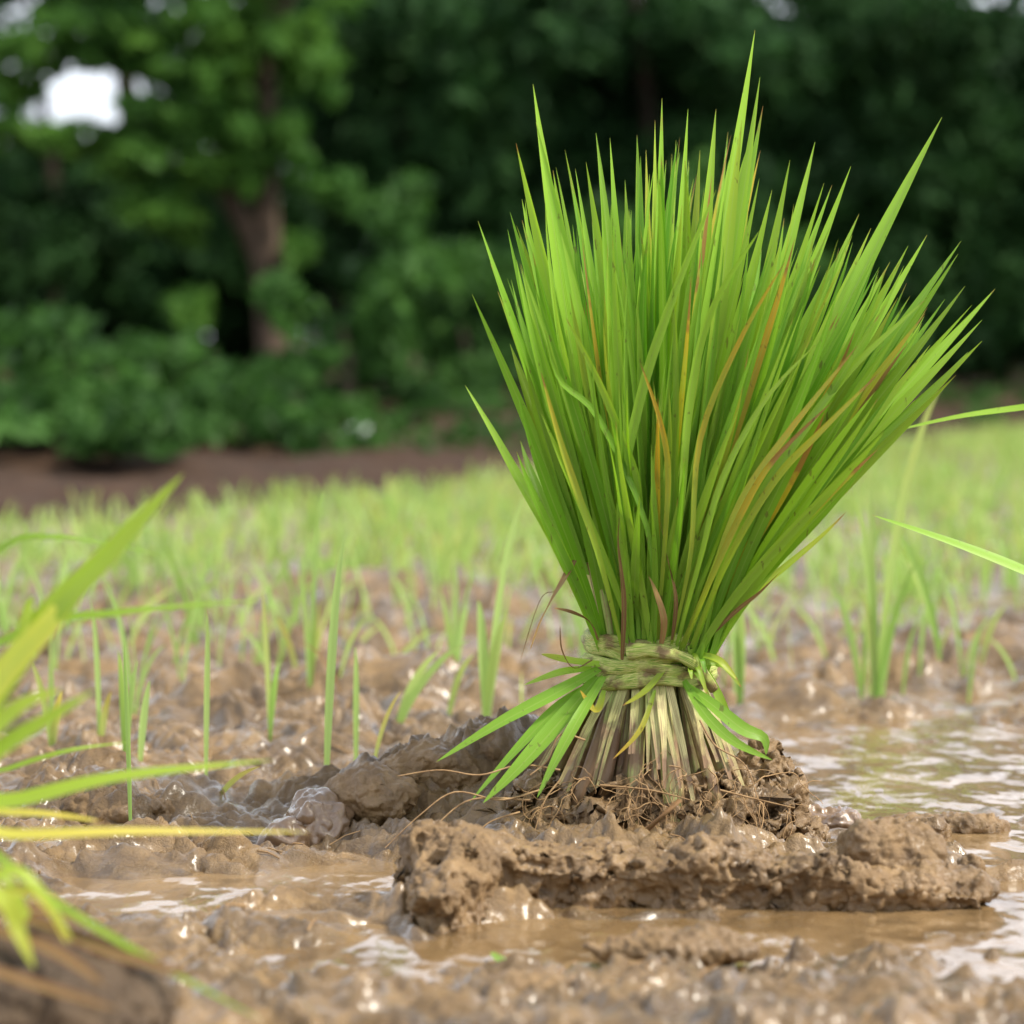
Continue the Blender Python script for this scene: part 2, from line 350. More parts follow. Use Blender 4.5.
# ------------------------------------------------------------------ mud solids (remeshed and eroded)
def solid(name, build, voxel, mat, disp, parent=None, post=None):
    bm = bmesh.new(); build(bm); me = bpy.data.meshes.new('tmp'); bm.to_mesh(me); bm.free()
    ob = bpy.data.objects.new('tmp', me); COL.objects.link(ob)
    md = ob.modifiers.new('r', 'REMESH'); md.mode = 'VOXEL'; md.voxel_size = voxel
    dg = bpy.context.evaluated_depsgraph_get(); ev = ob.evaluated_get(dg); m2 = bpy.data.meshes.new_from_object(ev)
    bpy.data.objects.remove(ob); bpy.data.meshes.remove(me)
    for sc, am, kind, sd_ in disp:
        n = len(m2.vertices); co = np.empty(n*3, dtype=np.float32); no = np.empty(n*3, dtype=np.float32)
        m2.vertices.foreach_get('co', co); m2.vertex_normals.foreach_get('vector', no); co = co.reshape(-1, 3); no = no.reshape(-1, 3)
        v = noise3(co/sc, sd_)
        if kind == 'v': v = noise3(co/np.array([sc, sc, sc*2.6]), sd_); v = .3-np.abs(v)*1.8
        if kind == 'b': v = np.abs(v)*1.6-.35
        if kind == 'r': v = .3-np.abs(v)*1.6
        if kind == 'h': v = -np.clip(v-.18, 0, .35)*3
        dr = no if kind != 'lo' else np.array([0, -.55, .75], dtype=np.float32)
        if kind == 'lo': v = v*np.clip(co[:, 2]/.012, 0, 1)
        co = co + dr*(v*am)[:, None]; m2.vertices.foreach_set('co', co.ravel()); m2.update()
    m2.polygons.foreach_set('use_smooth', np.ones(len(m2.polygons), dtype=bool)); m2.name = name
    return link(name, m2, mat, parent)
def ico(bm, c, r, sub=3, rot=None):
    mt = Matrix.Translation(c) @ (rot.to_matrix().to_4x4() if rot else Matrix()) @ Matrix.Diagonal((*(r if hasattr(r, '__len__') else (r,)*3), 1))
    bmesh.ops.create_icosphere(bm, subdivisions=sub, radius=1, matrix=mt)
def crumbs(bm, n, f, rmin, rmax):
    for i in range(n):
        p = f(); r = rmin + (rmax-rmin)*random.random()**2.5
        ico(bm, p, (r*random.uniform(.8, 1.5), r*random.uniform(.8, 1.3), r*random.uniform(.6, 1)), 1)
# --- the long ridge in front of the bundle
# stations: pixel x, y of front top edge, y of front bottom, depth of the front top, thickness in depth
ridge_st = [(402, 858, 905, 1.405, .030), (418, 842, 935, 1.385, .050), (450, 838, 940, 1.372, .066), (500, 846, 912, 1.385, .070), (560, 848, 903, 1.392, .066),
            (620, 852, 903, 1.395, .060), (665, 862, 902, 1.395, .052), (700, 850, 905, 1.390, .050), (745, 854, 908, 1.388, .046), (790, 862, 908, 1.388, .040),
            (830, 862, 908, 1.388, .036), (870, 876, 908, 1.388, .034), (920, 880, 908, 1.390, .030), (975, 890, 908, 1.392, .020)]
def ridge_build(bm):
    rings = []
    for px, yt, yb, d, th in ridge_st:
        a = at(px, yt, d); b = ground(px, yb, 0); zt = a.z
        x = a.x; fy = min(a.y, b.y)-.004
        und = .016 if px < 470 else .004
        prof = [(a.y+th, -.02), (a.y+th, zt*.55), (a.y+th*.75, zt*.93), (a.y+.012, zt+.001), (a.y-.002, zt*.93), (fy-.001, zt*.6), (fy+und, zt*.25), (fy+und*.8, -.02)]
        rings.append([bm.verts.new((x+random.uniform(-.003, .003), y, z)) for y, z in prof])
    k = len(rings[0])
    for r0, r1 in zip(rings[:-1], rings[1:]):
        for i in range(k): bm.faces.new((r0[i], r0[(i+1) % k], r1[(i+1) % k], r1[i]))
    bm.faces.new(rings[0][::-1]); bm.faces.new(rings[-1])
    bmesh.ops.recalc_face_normals(bm, faces=bm.faces[:])
    def f():
        i = random.randrange(len(ridge_st)-1); s = random.random(); A, B = ridge_st[i], ridge_st[i+1]
        px = A[0]+(B[0]-A[0])*s; yt = A[1]+(B[1]-A[1])*s; d = A[3]+(B[3]-A[3])*s; a = at(px, yt, d); h = a.z*random.random()**.35
        if random.random() < .35: return Vector((a.x, a.y+random.random()*A[4]*.8, a.z*random.uniform(.9, 1.02)))
        return Vector((a.x, a.y-.006-.012*(1-h/a.z), h))
    crumbs(bm, 60, f, .0010, .0024)
ridge = solid('mud_ridge', ridge_build, .0011, M_CLOD, [(.06, .010, 'lo', 8), (.030, .006, 'lo', 9), (.034, .0040, 'n', 1), (.016, .0026, 'r', 2), (.014, .0022, 'n', 6), (.0065, .0012, 'b', 3), (.0034, .0012, 'n', 4), (.0019, .0006, 'n', 7), (.012, .004, 'h', 5), (.0055, .0030, 'h', 16)])
tag(ridge, 'long crumbly brown mud ridge with undercut left end, in front of the bundle', 'mud ridge')

def clod(px, py, Yd, r, label, mat=M_CLOD, n=9, seed=0, cr=26, disp=None, vox=.0011):
    random.seed(seed+100); c = at(px, py, Yd)
    def bld(bm):
        ico(bm, c, (r[0], r[1], r[2]))
        for i in range(n):
            a = random.uniform(0, 6.28); q = random.uniform(.35, .95)
            s = random.uniform(.25, .5)
            ico(bm, c+Vector((math.cos(a)*r[0]*q, math.sin(a)*r[1]*q, random.uniform(-.5, .55)*r[2])), (r[0]*s*.8, r[1]*s, r[2]*s), 2)
        def f():
            v = Vector((random.gauss(0, 1), random.gauss(0, 1), random.gauss(0, 1))).normalized(); return c+Vector((v.x*r[0], v.y*r[1], v.z*r[2]))
        crumbs(bm, cr, f, .0012, .0034)
    o = solid('mud_clod', bld, vox, mat, disp or [(.022, .0050, 'n', seed), (.012, .0022, 'r', seed+1), (.006, .0014, 'b', seed+2), (.003, .0010, 'n', seed+3), (.0018, .0004, 'n', seed+4)])
    return tag(o, label, 'mud clod', 'clods of mud round the bundle')
clod(888, 858, 1.425, (.027, .018, .020), 'peaked crumbly mud clod standing on the right end of the long ridge', seed=1)
clod(925, 886, 1.405, (.036, .016, .012), 'low sloping mud clod at the right tail of the long ridge', seed=2)
clod(872, 890, 1.40, (.040, .016, .012), 'broad low mud clod just under the peaked clod', seed=12)
clod(968, 868, 1.45, (.007, .006, .008), 'tiny pointed mud lump right of the peaked clod in the pool', seed=3, n=4, cr=10)
clod(962, 824, 1.625, (.021, .014, .008), 'small flat mud islet in the pool at the right edge', seed=4, n=8, cr=20)
clod(905, 832, 1.60, (.024, .016, .008), 'flat mud islet in the pool beside the right edge islet, behind the peaked clod', seed=14, n=8, cr=20)
clod(818, 822, 1.63, (.022, .016, .009), 'low wet mud lump just right of the root ball', seed=5, mat=M_SHINY, n=6, cr=6)
clod(318, 826, 1.585, (.020, .020, .020), 'slick rounded wet mud clod at the left end of the mound', mat=M_SHINY, seed=6, n=12, cr=0,
     disp=[(.020, .004, 'n', 3), (.009, .0030, 'b', 5), (.004, .0006, 'n', 6)])
clod(283, 840, 1.57, (.014, .012, .012), 'smaller slick wet mud lump hugging the left of the rounded clod', mat=M_SHINY, seed=7, n=8, cr=0,
     disp=[(.020, .004, 'n', 3), (.009, .0026, 'b', 5)])
clod(540, 985, 1.20, (.020, .012, .006), 'blurred low mud lump at the bottom centre', seed=8, n=5, cr=10)
clod(672, 950, 1.26, (.032, .014, .010), 'low mud lump in the brown pool before the long ridge', seed=9, n=8, cr=30)
clod(430, 772, 1.635, (.034, .022, .016), 'rough grey-brown mud lump on the mound left of the root ball', seed=10)
clod(372, 796, 1.60, (.026, .018, .016), 'rough mud lump on the mound right of the slick rounded clod', seed=11)
clod(492, 752, 1.65, (.030, .022, .014), 'rough mud lump on top of the mound against the stalks', seed=13)
clod(120, 812, 1.64, (.034, .024, .014), 'blurred crumbly mud lump at the left behind the near leaves', seed=15)
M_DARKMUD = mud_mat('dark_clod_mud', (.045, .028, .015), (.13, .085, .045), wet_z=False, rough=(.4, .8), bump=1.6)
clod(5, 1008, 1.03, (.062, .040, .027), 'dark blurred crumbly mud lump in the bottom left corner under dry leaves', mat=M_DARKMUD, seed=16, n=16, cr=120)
random.seed(5)

# ------------------------------------------------------------------ blades
def bez(P0, P1, P2, P3, n):
    r = []
    for i in range(n+1):
        t = i/n; r.append(P0*(1-t)**3 + P1*3*t*(1-t)**2 + P2*3*t*t*(1-t) + P3*t**3)
    return r
class MB:
    def __init__(s): s.V = []; s.F = []; s.UV = []; s.T = []
    def blade(s, pts, wid, face, tint, fold=.18, twist=0.0, start=.35, peak=.5, tip=1.0, cut=False):
        """ribbon with a folded midrib. face = direction the upper side looks to."""
        n = len(pts)-1; b0 = len(s.V)
        for i, p in enumerate(pts):
            v = i/n; tg = (pts[min(i+1, n)]-pts[max(i-1, 0)]).normalized()
            side = tg.cross(face).normalized(); nr = side.cross(tg)
            if twist: side = Matrix.Rotation(twist*v, 3, tg) @ side; nr = Matrix.Rotation(twist*v, 3, tg) @ nr
            if v < peak: wv = start + (1-start)*math.sin(v/peak*math.pi/2)
            else:
                q = (v-peak)/(1-peak); wv = (1-q**(1.8*tip))**.95
            if cut: wv = max(wv, .45)
            h = wid*.5*max(wv, .02)
            for u in (0, .5, 1):
                s.V.append(p + side*h*(u*2-1)*(1-.3*fold) - nr*(h*fold*2*(1-abs(u*2-1)))); s.UV.append((u, v)); s.T.append(tint)
        for i in range(n):
            for k in (0, 1):
                a = b0+i*3+k; s.F.append((a, a+1, a+4, a+3))
    def tube(s, pts, rad, tint=(0, .5, 0), k=6, flat=1.0, face=None, capped=True):
        n = len(pts)-1; b0 = len(s.V); up = face or Vector((0, 0, 1))
        for i, p in enumerate(pts):
            tg = (pts[min(i+1, n)]-pts[max(i-1, 0)]).normalized()
            a = tg.cross(up)
            if a.length < 1e-3: a = tg.cross(Vector((1, 0, 0)))
            a.normalize(); b = a.cross(tg); r = rad(i/n) if callable(rad) else rad
            for j in range(k):
                an = 2*math.pi*j/k; s.V.append(p + a*math.cos(an)*r + b*math.sin(an)*r*flat); s.UV.append((j/k, i/n)); s.T.append(tint)
        for i in range(n):
            for j in range(k):
                a0 = b0+i*k+j; a1 = b0+i*k+(j+1) % k; s.F.append((a0, a1, a1+k, a0+k))
        if capped:
            for e in (0, n):
                ring = [b0+e*k+j for j in range(k)]; c = len(s.V); s.V.append(pts[e]); s.UV.append((.5, e/n)); s.T.append(tint)
                for j in range(k): s.F.append((ring[j], ring[(j+1) % k], c, c))
    def build(s, name, mat, parent=None, origin=None):
        me = bpy.data.meshes.new(name)
        F = [f if f[2] != f[3] else f[:3] for f in s.F]
        off = parent.location if parent is not None else (origin or Vector((0, 0, 0)))
        me.from_pydata([tuple(v-off) for v in s.V], [], F)
        me.polygons.foreach_set('use_smooth', [True]*len(F))
        uv = me.uv_layers.new(name='UVMap'); ca = me.color_attributes.new('tint', 'FLOAT_COLOR', 'POINT')
        li = np.empty(len(me.loops), dtype=np.int32); me.loops.foreach_get('vertex_index', li)
        uv.data.foreach_set('uv', np.array(s.UV, dtype=np.float32)[li].ravel())
        c = np.ones((len(s.V), 4), dtype=np.float32); c[:, :3] = np.array(s.T); ca.data.foreach_set('color', c.ravel())
        me.update(); me.materials.append(mat)
        ob = bpy.data.objects.new(name, me); COL.objects.link(ob)
        if parent is not None: ob.parent = parent
        elif origin: ob.location = origin
        return ob

def smooth(pts, n=18):
    out_ = []; m_ = len(pts)-1
    for i in range(n+1):
        t = i/n*m_; k = min(int(t), m_-1); f = t-k
        p0 = pts[max(k-1, 0)]; p1 = pts[k]; p2 = pts[k+1]; p3 = pts[min(k+2, m_)]
        out_.append(.5*((2*p1)+(p2-p0)*f+(2*p0-5*p1+4*p2-p3)*f*f+(3*p1-p0-3*p2+p3)*f**3))
    return out_
# ------------------------------------------------------------------ the tied bundle
BY = 1.575                                  # depth of the bundle's axis
TIE = at(649, 657, BY); 
bundle = empty('rice_seedling_bundle', (TIE.x, BY, 0), 'big upright sheaf of pulled green rice seedlings tied with a straw band, roots in mud', 'rice bundle')
PXM = BY/FPX
rnd = random.Random(21)
def tie_pt(ax, ay, z=TIE.z): return Vector((TIE.x + ax*.030, BY + ay*.026, z))
blades = []      # (MB, size, special name)
def bundle_blade(px, py, dy, wid, tint, ax=None, ay=None, bow=0.0, start=.32, peak=.55, twist=None, low=None, z0=None, n=16, tip=1.0, facer=None):
    """blade from the tie to the tip seen at (px,py), dy metres behind (+) or before (-) the axis"""
    tp = at(px, py, BY+dy)
    if ax is None: ax = max(-1, min(1, (px-655)/190.0*.75 + rnd.uniform(-.28, .28)))
    if ay is None: ay = max(-1, min(1, dy/.12 + rnd.uniform(-.3, .3)))
    p0 = tie_pt(ax, ay, TIE.z-.006 if z0 is None else z0); d = tp-p0; L = d.length
    if low: p0 = low; d = tp-p0; L = d.length
    up = Vector((d.x*.25, d.y*.3, d.z*1.0)).normalized()
    side = Vector((d.z, 0, -d.x)).normalized()
    p1 = p0 + (up*.6+d.normalized()*.4)*L*.30; p2 = p0 + d*.68 + side*bow*L*-1
    pts = bez(p0, p1, p2, tp, n)
    face = facer or Vector((rnd.uniform(-.75, .75), -1, rnd.uniform(-.1, .45))).normalized()
    mb = MB(); mb.blade(pts, wid, face, tint, fold=rnd.uniform(.08, .24), twist=rnd.uniform(-.5, .5) if twist is None else twist, start=start, peak=peak, tip=tip)
    blades.append((mb, L*wid*(1.6 if dy < .02 else .7) * (3 if dy < -.03 else 1)))
    return pts
def green(lo=0.0, hi=1.0): return (max(0, rnd.gauss(.02, .05)), rnd.uniform(lo, hi), rnd.choice((0, 0, .01, .02, .04)))
# outline blades: tip pixel, width
outline = [(472,294,.007),(478,221,.0085),(510,212,.008),(490,262,.006),(516,143,.0095),(533,84,.011),(522,220,.008),(536,122,.009),(553,170,.008),(596,133,.009),(586,162,.008),
 (610,138,.009),(603,175,.008),(637,135,.009),(625,180,.008),(662,98,.009),(655,120,.008),(676,140,.008),(688,109,.009),(716,109,.010),(700,150,.009),(755,30,.011),(760,77,.010),(763,106,.010),(742,120,.010),
 (772,190,.009),(815,142,.010),(851,166,.010),(824,183,.009),(832,185,.008),(942,117,.0135),(859,214,.009),(871,228,.009),(848,240,.008),(927,235,.010),(961,241,.010),(958,254,.009),(908,246,.009),(890,262,.009),
 (937,288,.009),(965,286,.009),(995,289,.010),(945,299,.009),(982,320,.009),(982,341,.009),(956,375,.010),(930,345,.009),(968,352,.009),(972,305,.008),(915,400,.008),(790,160,.009),(803,200,.008),(565,150,.008),(646,150,.008),(729,160,.009)]
for px, py, wd in outline:
    dy = rnd.uniform(-.045, .05)
    bundle_blade(px, py, dy, wd*rnd.uniform(.85, 1.0), green(.35, 1), bow=(-.015 if px < 600 else .02 if px > 820 else 0)*rnd.uniform(.3, 1.5))
# envelope under which the inner blades end
ex = [470, 500, 540, 600, 660, 720, 760, 800, 850, 900, 950, 990]; ey = [330, 215, 150, 165, 130, 120, 110, 185, 215, 235, 265, 310]
for i in range(250):
    px = 480 + 505*rnd.random()**.95; e = float(np.interp(px, ex, ey))
    dy = rnd.uniform(-.095, .10); py = e + abs(rnd.gauss(0, 1))*100 + 10
    if py > 470: py = 470 - rnd.random()*80
    k = 1-.22*abs(dy)/.1
    yel = rnd.random() < .04
    tint = (rnd.uniform(.25, .55), rnd.random(), rnd.choice((.05, .12, .25))) if yel else green(0, .95)
    fx = 655+(px-655)*k
    if py > 300 and px > 850: fx = min(fx, 930 - (py-300)*.35)
    bundle_blade(fx, py, dy, rnd.uniform(.0045, .0080), tint, bow=rnd.uniform(-.035, .045), start=rnd.uniform(.28, .5), peak=rnd.uniform(.45, .68))
for i in range(150):
    px = rnd.uniform(560, 860); f_ = (px-655)/200; py = rnd.uniform(215, 500) + max(0, -f_)*40
    dy = rnd.uniform(-.085, -.02)
    bundle_blade(655+f_*200*(.45+.55*(560-py)/345), py, dy, rnd.uniform(.0032, .0056), green(.2, 1) if rnd.random() > .06 else (rnd.uniform(.3, .6), .8, .15), bow=rnd.uniform(-.05, .05), start=.5, peak=.5, ay=-rnd.uniform(.5, 1))
# lower short blades and sheaths thickening the neck
for i in range(70):
    px = rnd.uniform(575, 770); py = rnd.uniform(330, 520); dy = rnd.uniform(-.06, .05)
    sp = (py-520)/200*-1
    bundle_blade(655+(px-655)*(.6+.5*sp), py, dy, rnd.uniform(.0045, .007), green(0, .9) if rnd.random() > .12 else (rnd.uniform(.3, .6), rnd.random(), .2), bow=rnd.uniform(-.03, .03), start=.6, peak=.35)
# single blades the photograph shows
def spec(tip, dy, wid, tint, **k): return bundle_blade(tip[0], tip[1], dy, wid, tint, **k)
spec((795, 238), -.070, .0055, (.85, .6, .1), bow=-.01)
spec((658, 398), -.078, .0042, (.9, .9, .1), bow=.0)
spec((855, 330), -.066, .0060, (.55, .9, .12), bow=-.045)
spec((830, 395), -.070, .0060, (.75, .4, .3), bow=-.05)
spec((604, 292), -.074, .0062, (.12, 1, .02), bow=.0)
spec((682, 205), -.074, .0072, (.10, 1, .02), bow=.0)
spec((622, 262), -.070, .0080, (.02, .9, .02), bow=.0)
spec((566, 330), -.060, .0080, (.02, .5, .02), bow=.0)
spec((900, 262), -.055, .0085, (.05, .9, .03), bow=.02)
spec((846, 512), .03, .004, (.2, .9, .1), bow=-.02)
spec((852, 465), -.02, .0045, (.2, .9, .1), bow=-.01)
# ochre and brown-edged blades sweeping over the right side
for pl, wd, tn in (([(712, 575), (742, 500), (790, 430), (858, 345)], .0060, (.75, .8, .1)), ([(706, 590), (738, 520), (772, 462), (832, 402)], .0046, (.85, .3, .3)), ([(700, 560), (722, 480), (765, 400), (815, 345)], .0045, (.1, .9, .05)),
                   ([(728, 560), (775, 480), (820, 432), (880, 372)], .0050, (.55, .9, .1)), ([(690, 560), (700, 440), (740, 340), (785, 262)], .0042, (.8, .7, .1)), ([(665, 540), (668, 470), (660, 420), (640, 362)], .0040, (.9, .8, .1)),
                   ([(640, 500), (622, 440), (598, 380), (566, 318)], .0052, (.1, .9, .05)), ([(600, 560), (580, 500), (560, 440), (541, 372)], .0050, (.5, .9, .1)), ([(680, 520), (690, 400), (712, 310), (760, 230)], .0062, (.02, .9, .02)),
                   ([(735, 540), (790, 450), (850, 370), (925, 300)], .0062, (.05, 1, .04)), ([(620, 520), (640, 400), (672, 300), (716, 190)], .0068, (.02, 1, .02)), ([(650, 540), (600, 420), (560, 380), (545, 330)], .0045, (.03, .3, .02))):
    pts_ = smooth([tie_pt((pl[0][0]-655)/120, -.9)] + [at(a, b, BY-.055-.012*k) for k, (a, b) in enumerate(pl)], 18)
    mb = MB(); mb.blade(pts_, wd*.82, Vector((rnd.uniform(-.5, .5), -1, .3)).normalized(), (tn[0]*.62, tn[1], tn[2]), start=.4, peak=.55); blades.append((mb, 8))
# kinked blade on the left
kp = [tie_pt(-.8, -.2), at(578, 590, BY-.03), at(552, 535, BY-.045), at(520, 480, BY-.05), at(492, 430, BY-.05), at(465, 385, BY-.05)]
mb = MB(); mb.blade(smooth(kp), .0075, Vector((.3, -1, .3)).normalized(), (.02, .8, .02), start=.5, peak=.3); blades.append((mb, 9))
blades.sort(key=lambda b: -b[1])
for mb, _ in blades[:100]: mb.build('leaf_blade', M_LEAF, bundle)
rest = MB()
for mb, _ in blades[100:]:
    b0 = len(rest.V); rest.V += mb.V; rest.UV += mb.UV; rest.T += mb.T; rest.F += [tuple(i+b0 for i in f) for f in mb.F]
o = rest.build('leaf_blades', M_LEAF, bundle); o['kind'] = 'stuff'; o['label'] = 'mass of inner green leaf blades'

# stems: from above the tie down to the roots
ROOTZ = .018
nst = 0
for i in range(58):
    a = i*2.39996; rr = math.sqrt((i+.5)/58)
    ax, ay = rr*math.cos(a), rr*math.sin(a)
    p0 = tie_pt(ax*.93, ay*.93, TIE.z+.045+.02*rnd.random()); p0.x += ax*.012
    p1 = tie_pt(ax*.9, ay*.9, TIE.z-.004)
    spread_x = .066 if ax < 0 else .046
    foot = Vector((TIE.x + .004 + ax*spread_x + rnd.uniform(-.004, .004), BY + ay*.042, rnd.uniform(.012, .030)))
    mid = p1.lerp(foot, .45) + Vector((-ax*.004, 0, .004))
    pts = smooth([p0, p1, mid, foot], 12); r0 = rnd.uniform(.0026, .0043)
    mb = MB(); muddy = .75 if ax < -.45 else rnd.choice((-.1, 0, .05, .15, .5))
    mb.tube(pts, lambda v: r0*(.85+.5*v*v+.12*math.sin(v*9)), (muddy, rnd.random()**.7, 0), 7, .7, Vector((rnd.uniform(-.5, .5), -1, 0)))
    mb.build('stalk', M_STALK, bundle)
# thin sheaths, sleeves and split straws lying over the stalks
mb = MB()
for i in range(24):
    ax = rnd.uniform(-1, 1); y0 = -math.sqrt(max(0, 1-ax*ax))
    p1 = tie_pt(ax, y0-.05, TIE.z-.012); sx = .072 if ax < 0 else .05
    foot = Vector((TIE.x+.004+ax*sx*rnd.uniform(.8, 1.1)+rnd.uniform(-.006, .006), BY+y0*.046-.002, rnd.uniform(.018, .06)))
    pts = smooth([p1, p1.lerp(foot, .5)+Vector((0, -.002, .002)), foot], 8)
    mb.blade(pts, rnd.uniform(.0025, .0055), Vector((ax*.6, -1, .2)).normalized(), (rnd.choice((0, .1, .3, .7)), rnd.random(), 0), start=.9, peak=.2, tip=1.3, cut=True)
mb.build('split_sheaths', M_STALK, bundle)

# drooping leaves under the tie
def droop(pxs, wid, tint, mat=M_LEAF, name='drooping_leaf', face=None, peak=.45, start=.45, twist=.3):
    pts = smooth([at(*p) for p in pxs], 16); mb = MB()
    mb.blade(pts, wid, (face or Vector((-.1, -.8, .6))).normalized(), tint, start=start, peak=peak, fold=.12, twist=twist); return mb.build(name, mat, bundle)
Z = BY
droop([(600, 668, Z-.022), (560, 690, Z-.04), (500, 722, Z-.05), (436, 762, Z-.055)], .0088, (.03, .45, .01))
droop([(598, 676, Z-.025), (560, 720, Z-.045), (520, 765, Z-.062), (483, 803, Z-.07)], .0105, (.03, .45, .01))
droop([(600, 680, Z-.020), (560, 705, Z-.035), (520, 745, Z-.048), (470, 802, Z-.055)], .0070, (.0, .55, .01))
droop([(604, 676, Z-.028), (580, 715, Z-.055), (558, 755, Z-.07), (537, 798, Z-.078)], .0072, (.03, .45, .01))
droop([(592, 668, Z-.02), (560, 672, Z-.03), (524, 685, Z-.035)], .0052, (.05, 1, .03))
droop([(600, 664, Z-.022), (570, 660, Z-.028), (541, 654, Z-.028)], .0048, (.25, 1, .03), start=.8, peak=.6)
droop([(604, 690, Z-.03), (596, 710, Z-.04), (580, 690, Z-.045)], .0045, (.5, 1, .05))
droop([(684, 684, Z-.028), (712, 704, Z-.042), (742, 728, Z-.05), (764, 738, Z-.05), (766, 755, Z-.052)], .0078, (.03, .45, .01))
droop([(684, 680, Z-.028), (706, 715, Z-.045), (735, 742, Z-.055), (772, 760, Z-.06)], .0062, (.04, .4, .01))
droop([(700, 660, Z-.015), (716, 690, Z-.02), (730, 720, Z-.02), (744, 735, Z-.02)], .0050, (.1, .8, .05))
droop([(668, 664, Z-.03), (646, 690, Z-.036), (622, 706, Z-.038)], .0040, (.35, .7, .1))
droop([(655, 690, Z-.034), (640, 730, Z-.05), (612, 760, Z-.056)], .0032, (.5, .5, .1))
# dry brown leaves hanging at the neck
droop([(575, 560, Z-.03), (560, 585, Z-.045), (543, 615, Z-.05), (530, 650, Z-.052)], .0050, (.5, .4, .1), M_DRY, 'dry_leaf', twist=2)
droop([(565, 572, Z-.03), (556, 590, Z-.04), (540, 600, Z-.045), (519, 665, Z-.05)], .0022, (.0, .4, .1), M_DRY, 'dry_leaf', twist=2)
droop([(598, 640, Z-.03), (590, 622, Z-.04), (572, 612, Z-.045), (554, 608, Z-.05)], .0026, (.0, .2, .1), M_DRY, 'dry_leaf', twist=3)
droop([(592, 660, Z-.03), (574, 668, Z-.04), (562, 650, Z-.044), (560, 625, Z-.045)], .0020, (.0, .2, .1), M_DRY, 'dry_leaf', twist=3)
droop([(622, 660, Z-.032), (624, 600, Z-.045), (618, 540, Z-.055), (622, 505, Z-.055)], .0035, (.2, .1, .1), M_DRY, 'dry_leaf', twist=2)
droop([(672, 640, Z-.034), (676, 600, Z-.045), (668, 560, Z-.05), (660, 520, Z-.052)], .0028, (.2, .1, .1), M_DRY, 'dry_leaf', twist=2)
droop([(706, 640, Z-.026), (735, 612, Z-.035), (760, 592, Z-.04), (782, 570, Z-.045)], .0024, (.3, .1, .1), M_DRY, 'dry_leaf', twist=2)
droop([(660, 650, Z-.034), (664, 620, Z-.045), (655, 590, Z-.05), (648, 575, Z-.052)], .0042, (.9, .9, .1), M_DRY, 'dry_leaf', twist=1)

# the straw band: several flattened wraps, slightly tilted, with a twisted tuck on the right front
def band_mat():
    m, t, o = new_mat('straw_band'); b = N(t, 'ShaderNodeBsdfPrincipled', Roughness=.55); t.links.new(b.outputs[0], o.inputs[0])
    uv = N(t, 'ShaderNodeUVMap'); uv.uv_map = 'UVMap'; mp = N(t, 'ShaderNodeMapping'); mp.inputs['Scale'].default_value = (22, 2.2, 1); t.links.new(uv.outputs[0], mp.inputs[0])
    n = N(t, 'ShaderNodeTexNoise', Scale=2.0, Detail=5, Roughness=.6); t.links.new(mp.outputs[0], n.inputs['Vector'])
    c = ramp(t, n.outputs['Fac'], [(.32, (.10, .19, .025)), (.45, (.32, .44, .06)), (.58, (.60, .58, .20)), (.70, (.20, .28, .04))])
    n2 = tnoise(t, 75, 4); c = mixc(t, ramp(t, n2, [(.50, (0,0,0)), (.62, (.85,.85,.85))]), c, (.17, .09, .045))
    t.links.new(c, b.inputs['Base Color'])
    bp = N(t, 'ShaderNodeBump', Strength=.8, Distance=.0015); t.links.new(n.outputs['Fac'], bp.inputs['Height']); t.links.new(bp.outputs[0], b.inputs['Normal'])
    return m
M_BAND = band_mat()
band = None
wraps = [(.0105, .0040, .05, 0.0), (.0060, .0042, -.16, 1.1), (.0015, .0044, .12, 2.3), (-.0035, .0042, -.06, 3.5), (-.0080, .0040, .14, 4.6), (.0030, .0034, .34, 5.4), (-.0020, .0032, -.30, .6), (-.0105, .0030, .02, 2.9)]
for zi, hw, tl, ph in wraps:
    pts = []
    for k in range(49):
        a = 2*math.pi*k/48
        rx = .0346+.0016*math.sin(3*a+ph); ry = .0298+.0012*math.cos(2*a+ph)
        pts.append(Vector((TIE.x + rx*math.cos(a), BY + ry*math.sin(a), TIE.z + zi + tl*.03*math.cos(a) + .0012*math.sin(5*a+ph))))
    mb = MB()
    # tube flattened against the sheaf: wide axis vertical
    n_ = len(pts)-1; b0 = 0; kk = 10
    for i, p in enumerate(pts):
        tg = (pts[(i+1) % n_]-pts[(i-1) % n_]).normalized(); od = Vector((p.x-TIE.x, p.y-BY, 0)).normalized(); upv = tg.cross(od).normalized()
        tw = .9*math.sin(i*.31+ph*2)
        for j in range(kk):
            an = 2*math.pi*j/kk; a1 = math.cos(an)*hw*(1+.18*math.sin(i*.5+ph)); b1 = math.sin(an)*.0024*(1+.3*math.sin(i*.8+j*2+ph))
            mb.V.append(p + upv*(a1*math.cos(tw)-b1*math.sin(tw)) + od*(a1*math.sin(tw)*.5+b1*math.cos(tw))); mb.UV.append((j/kk, i/n_*8)); mb.T.append((0, .5, 0))
    for i in range(n_):
        for j in range(kk):
            mb.F.append((i*kk+j, i*kk+(j+1) % kk, (i+1)*kk+(j+1) % kk, (i+1)*kk+j))
    mb.build('tie_strand', M_BAND, bundle)
mb = MB()   # tuck
mb.tube(smooth([at(628, 652, Z-.032), at(650, 650, Z-.037), at(676, 655, Z-.036), at(700, 668, Z-.028), at(714, 690, Z-.02)], 16), lambda v: .0044*(1-.45*v)*(1+.15*math.sin(v*21)), (0, .5, 0), 9, .6, Vector((0, -1, .3)))
mb.build('tie_knot', M_BAND, bundle)
mb = MB()
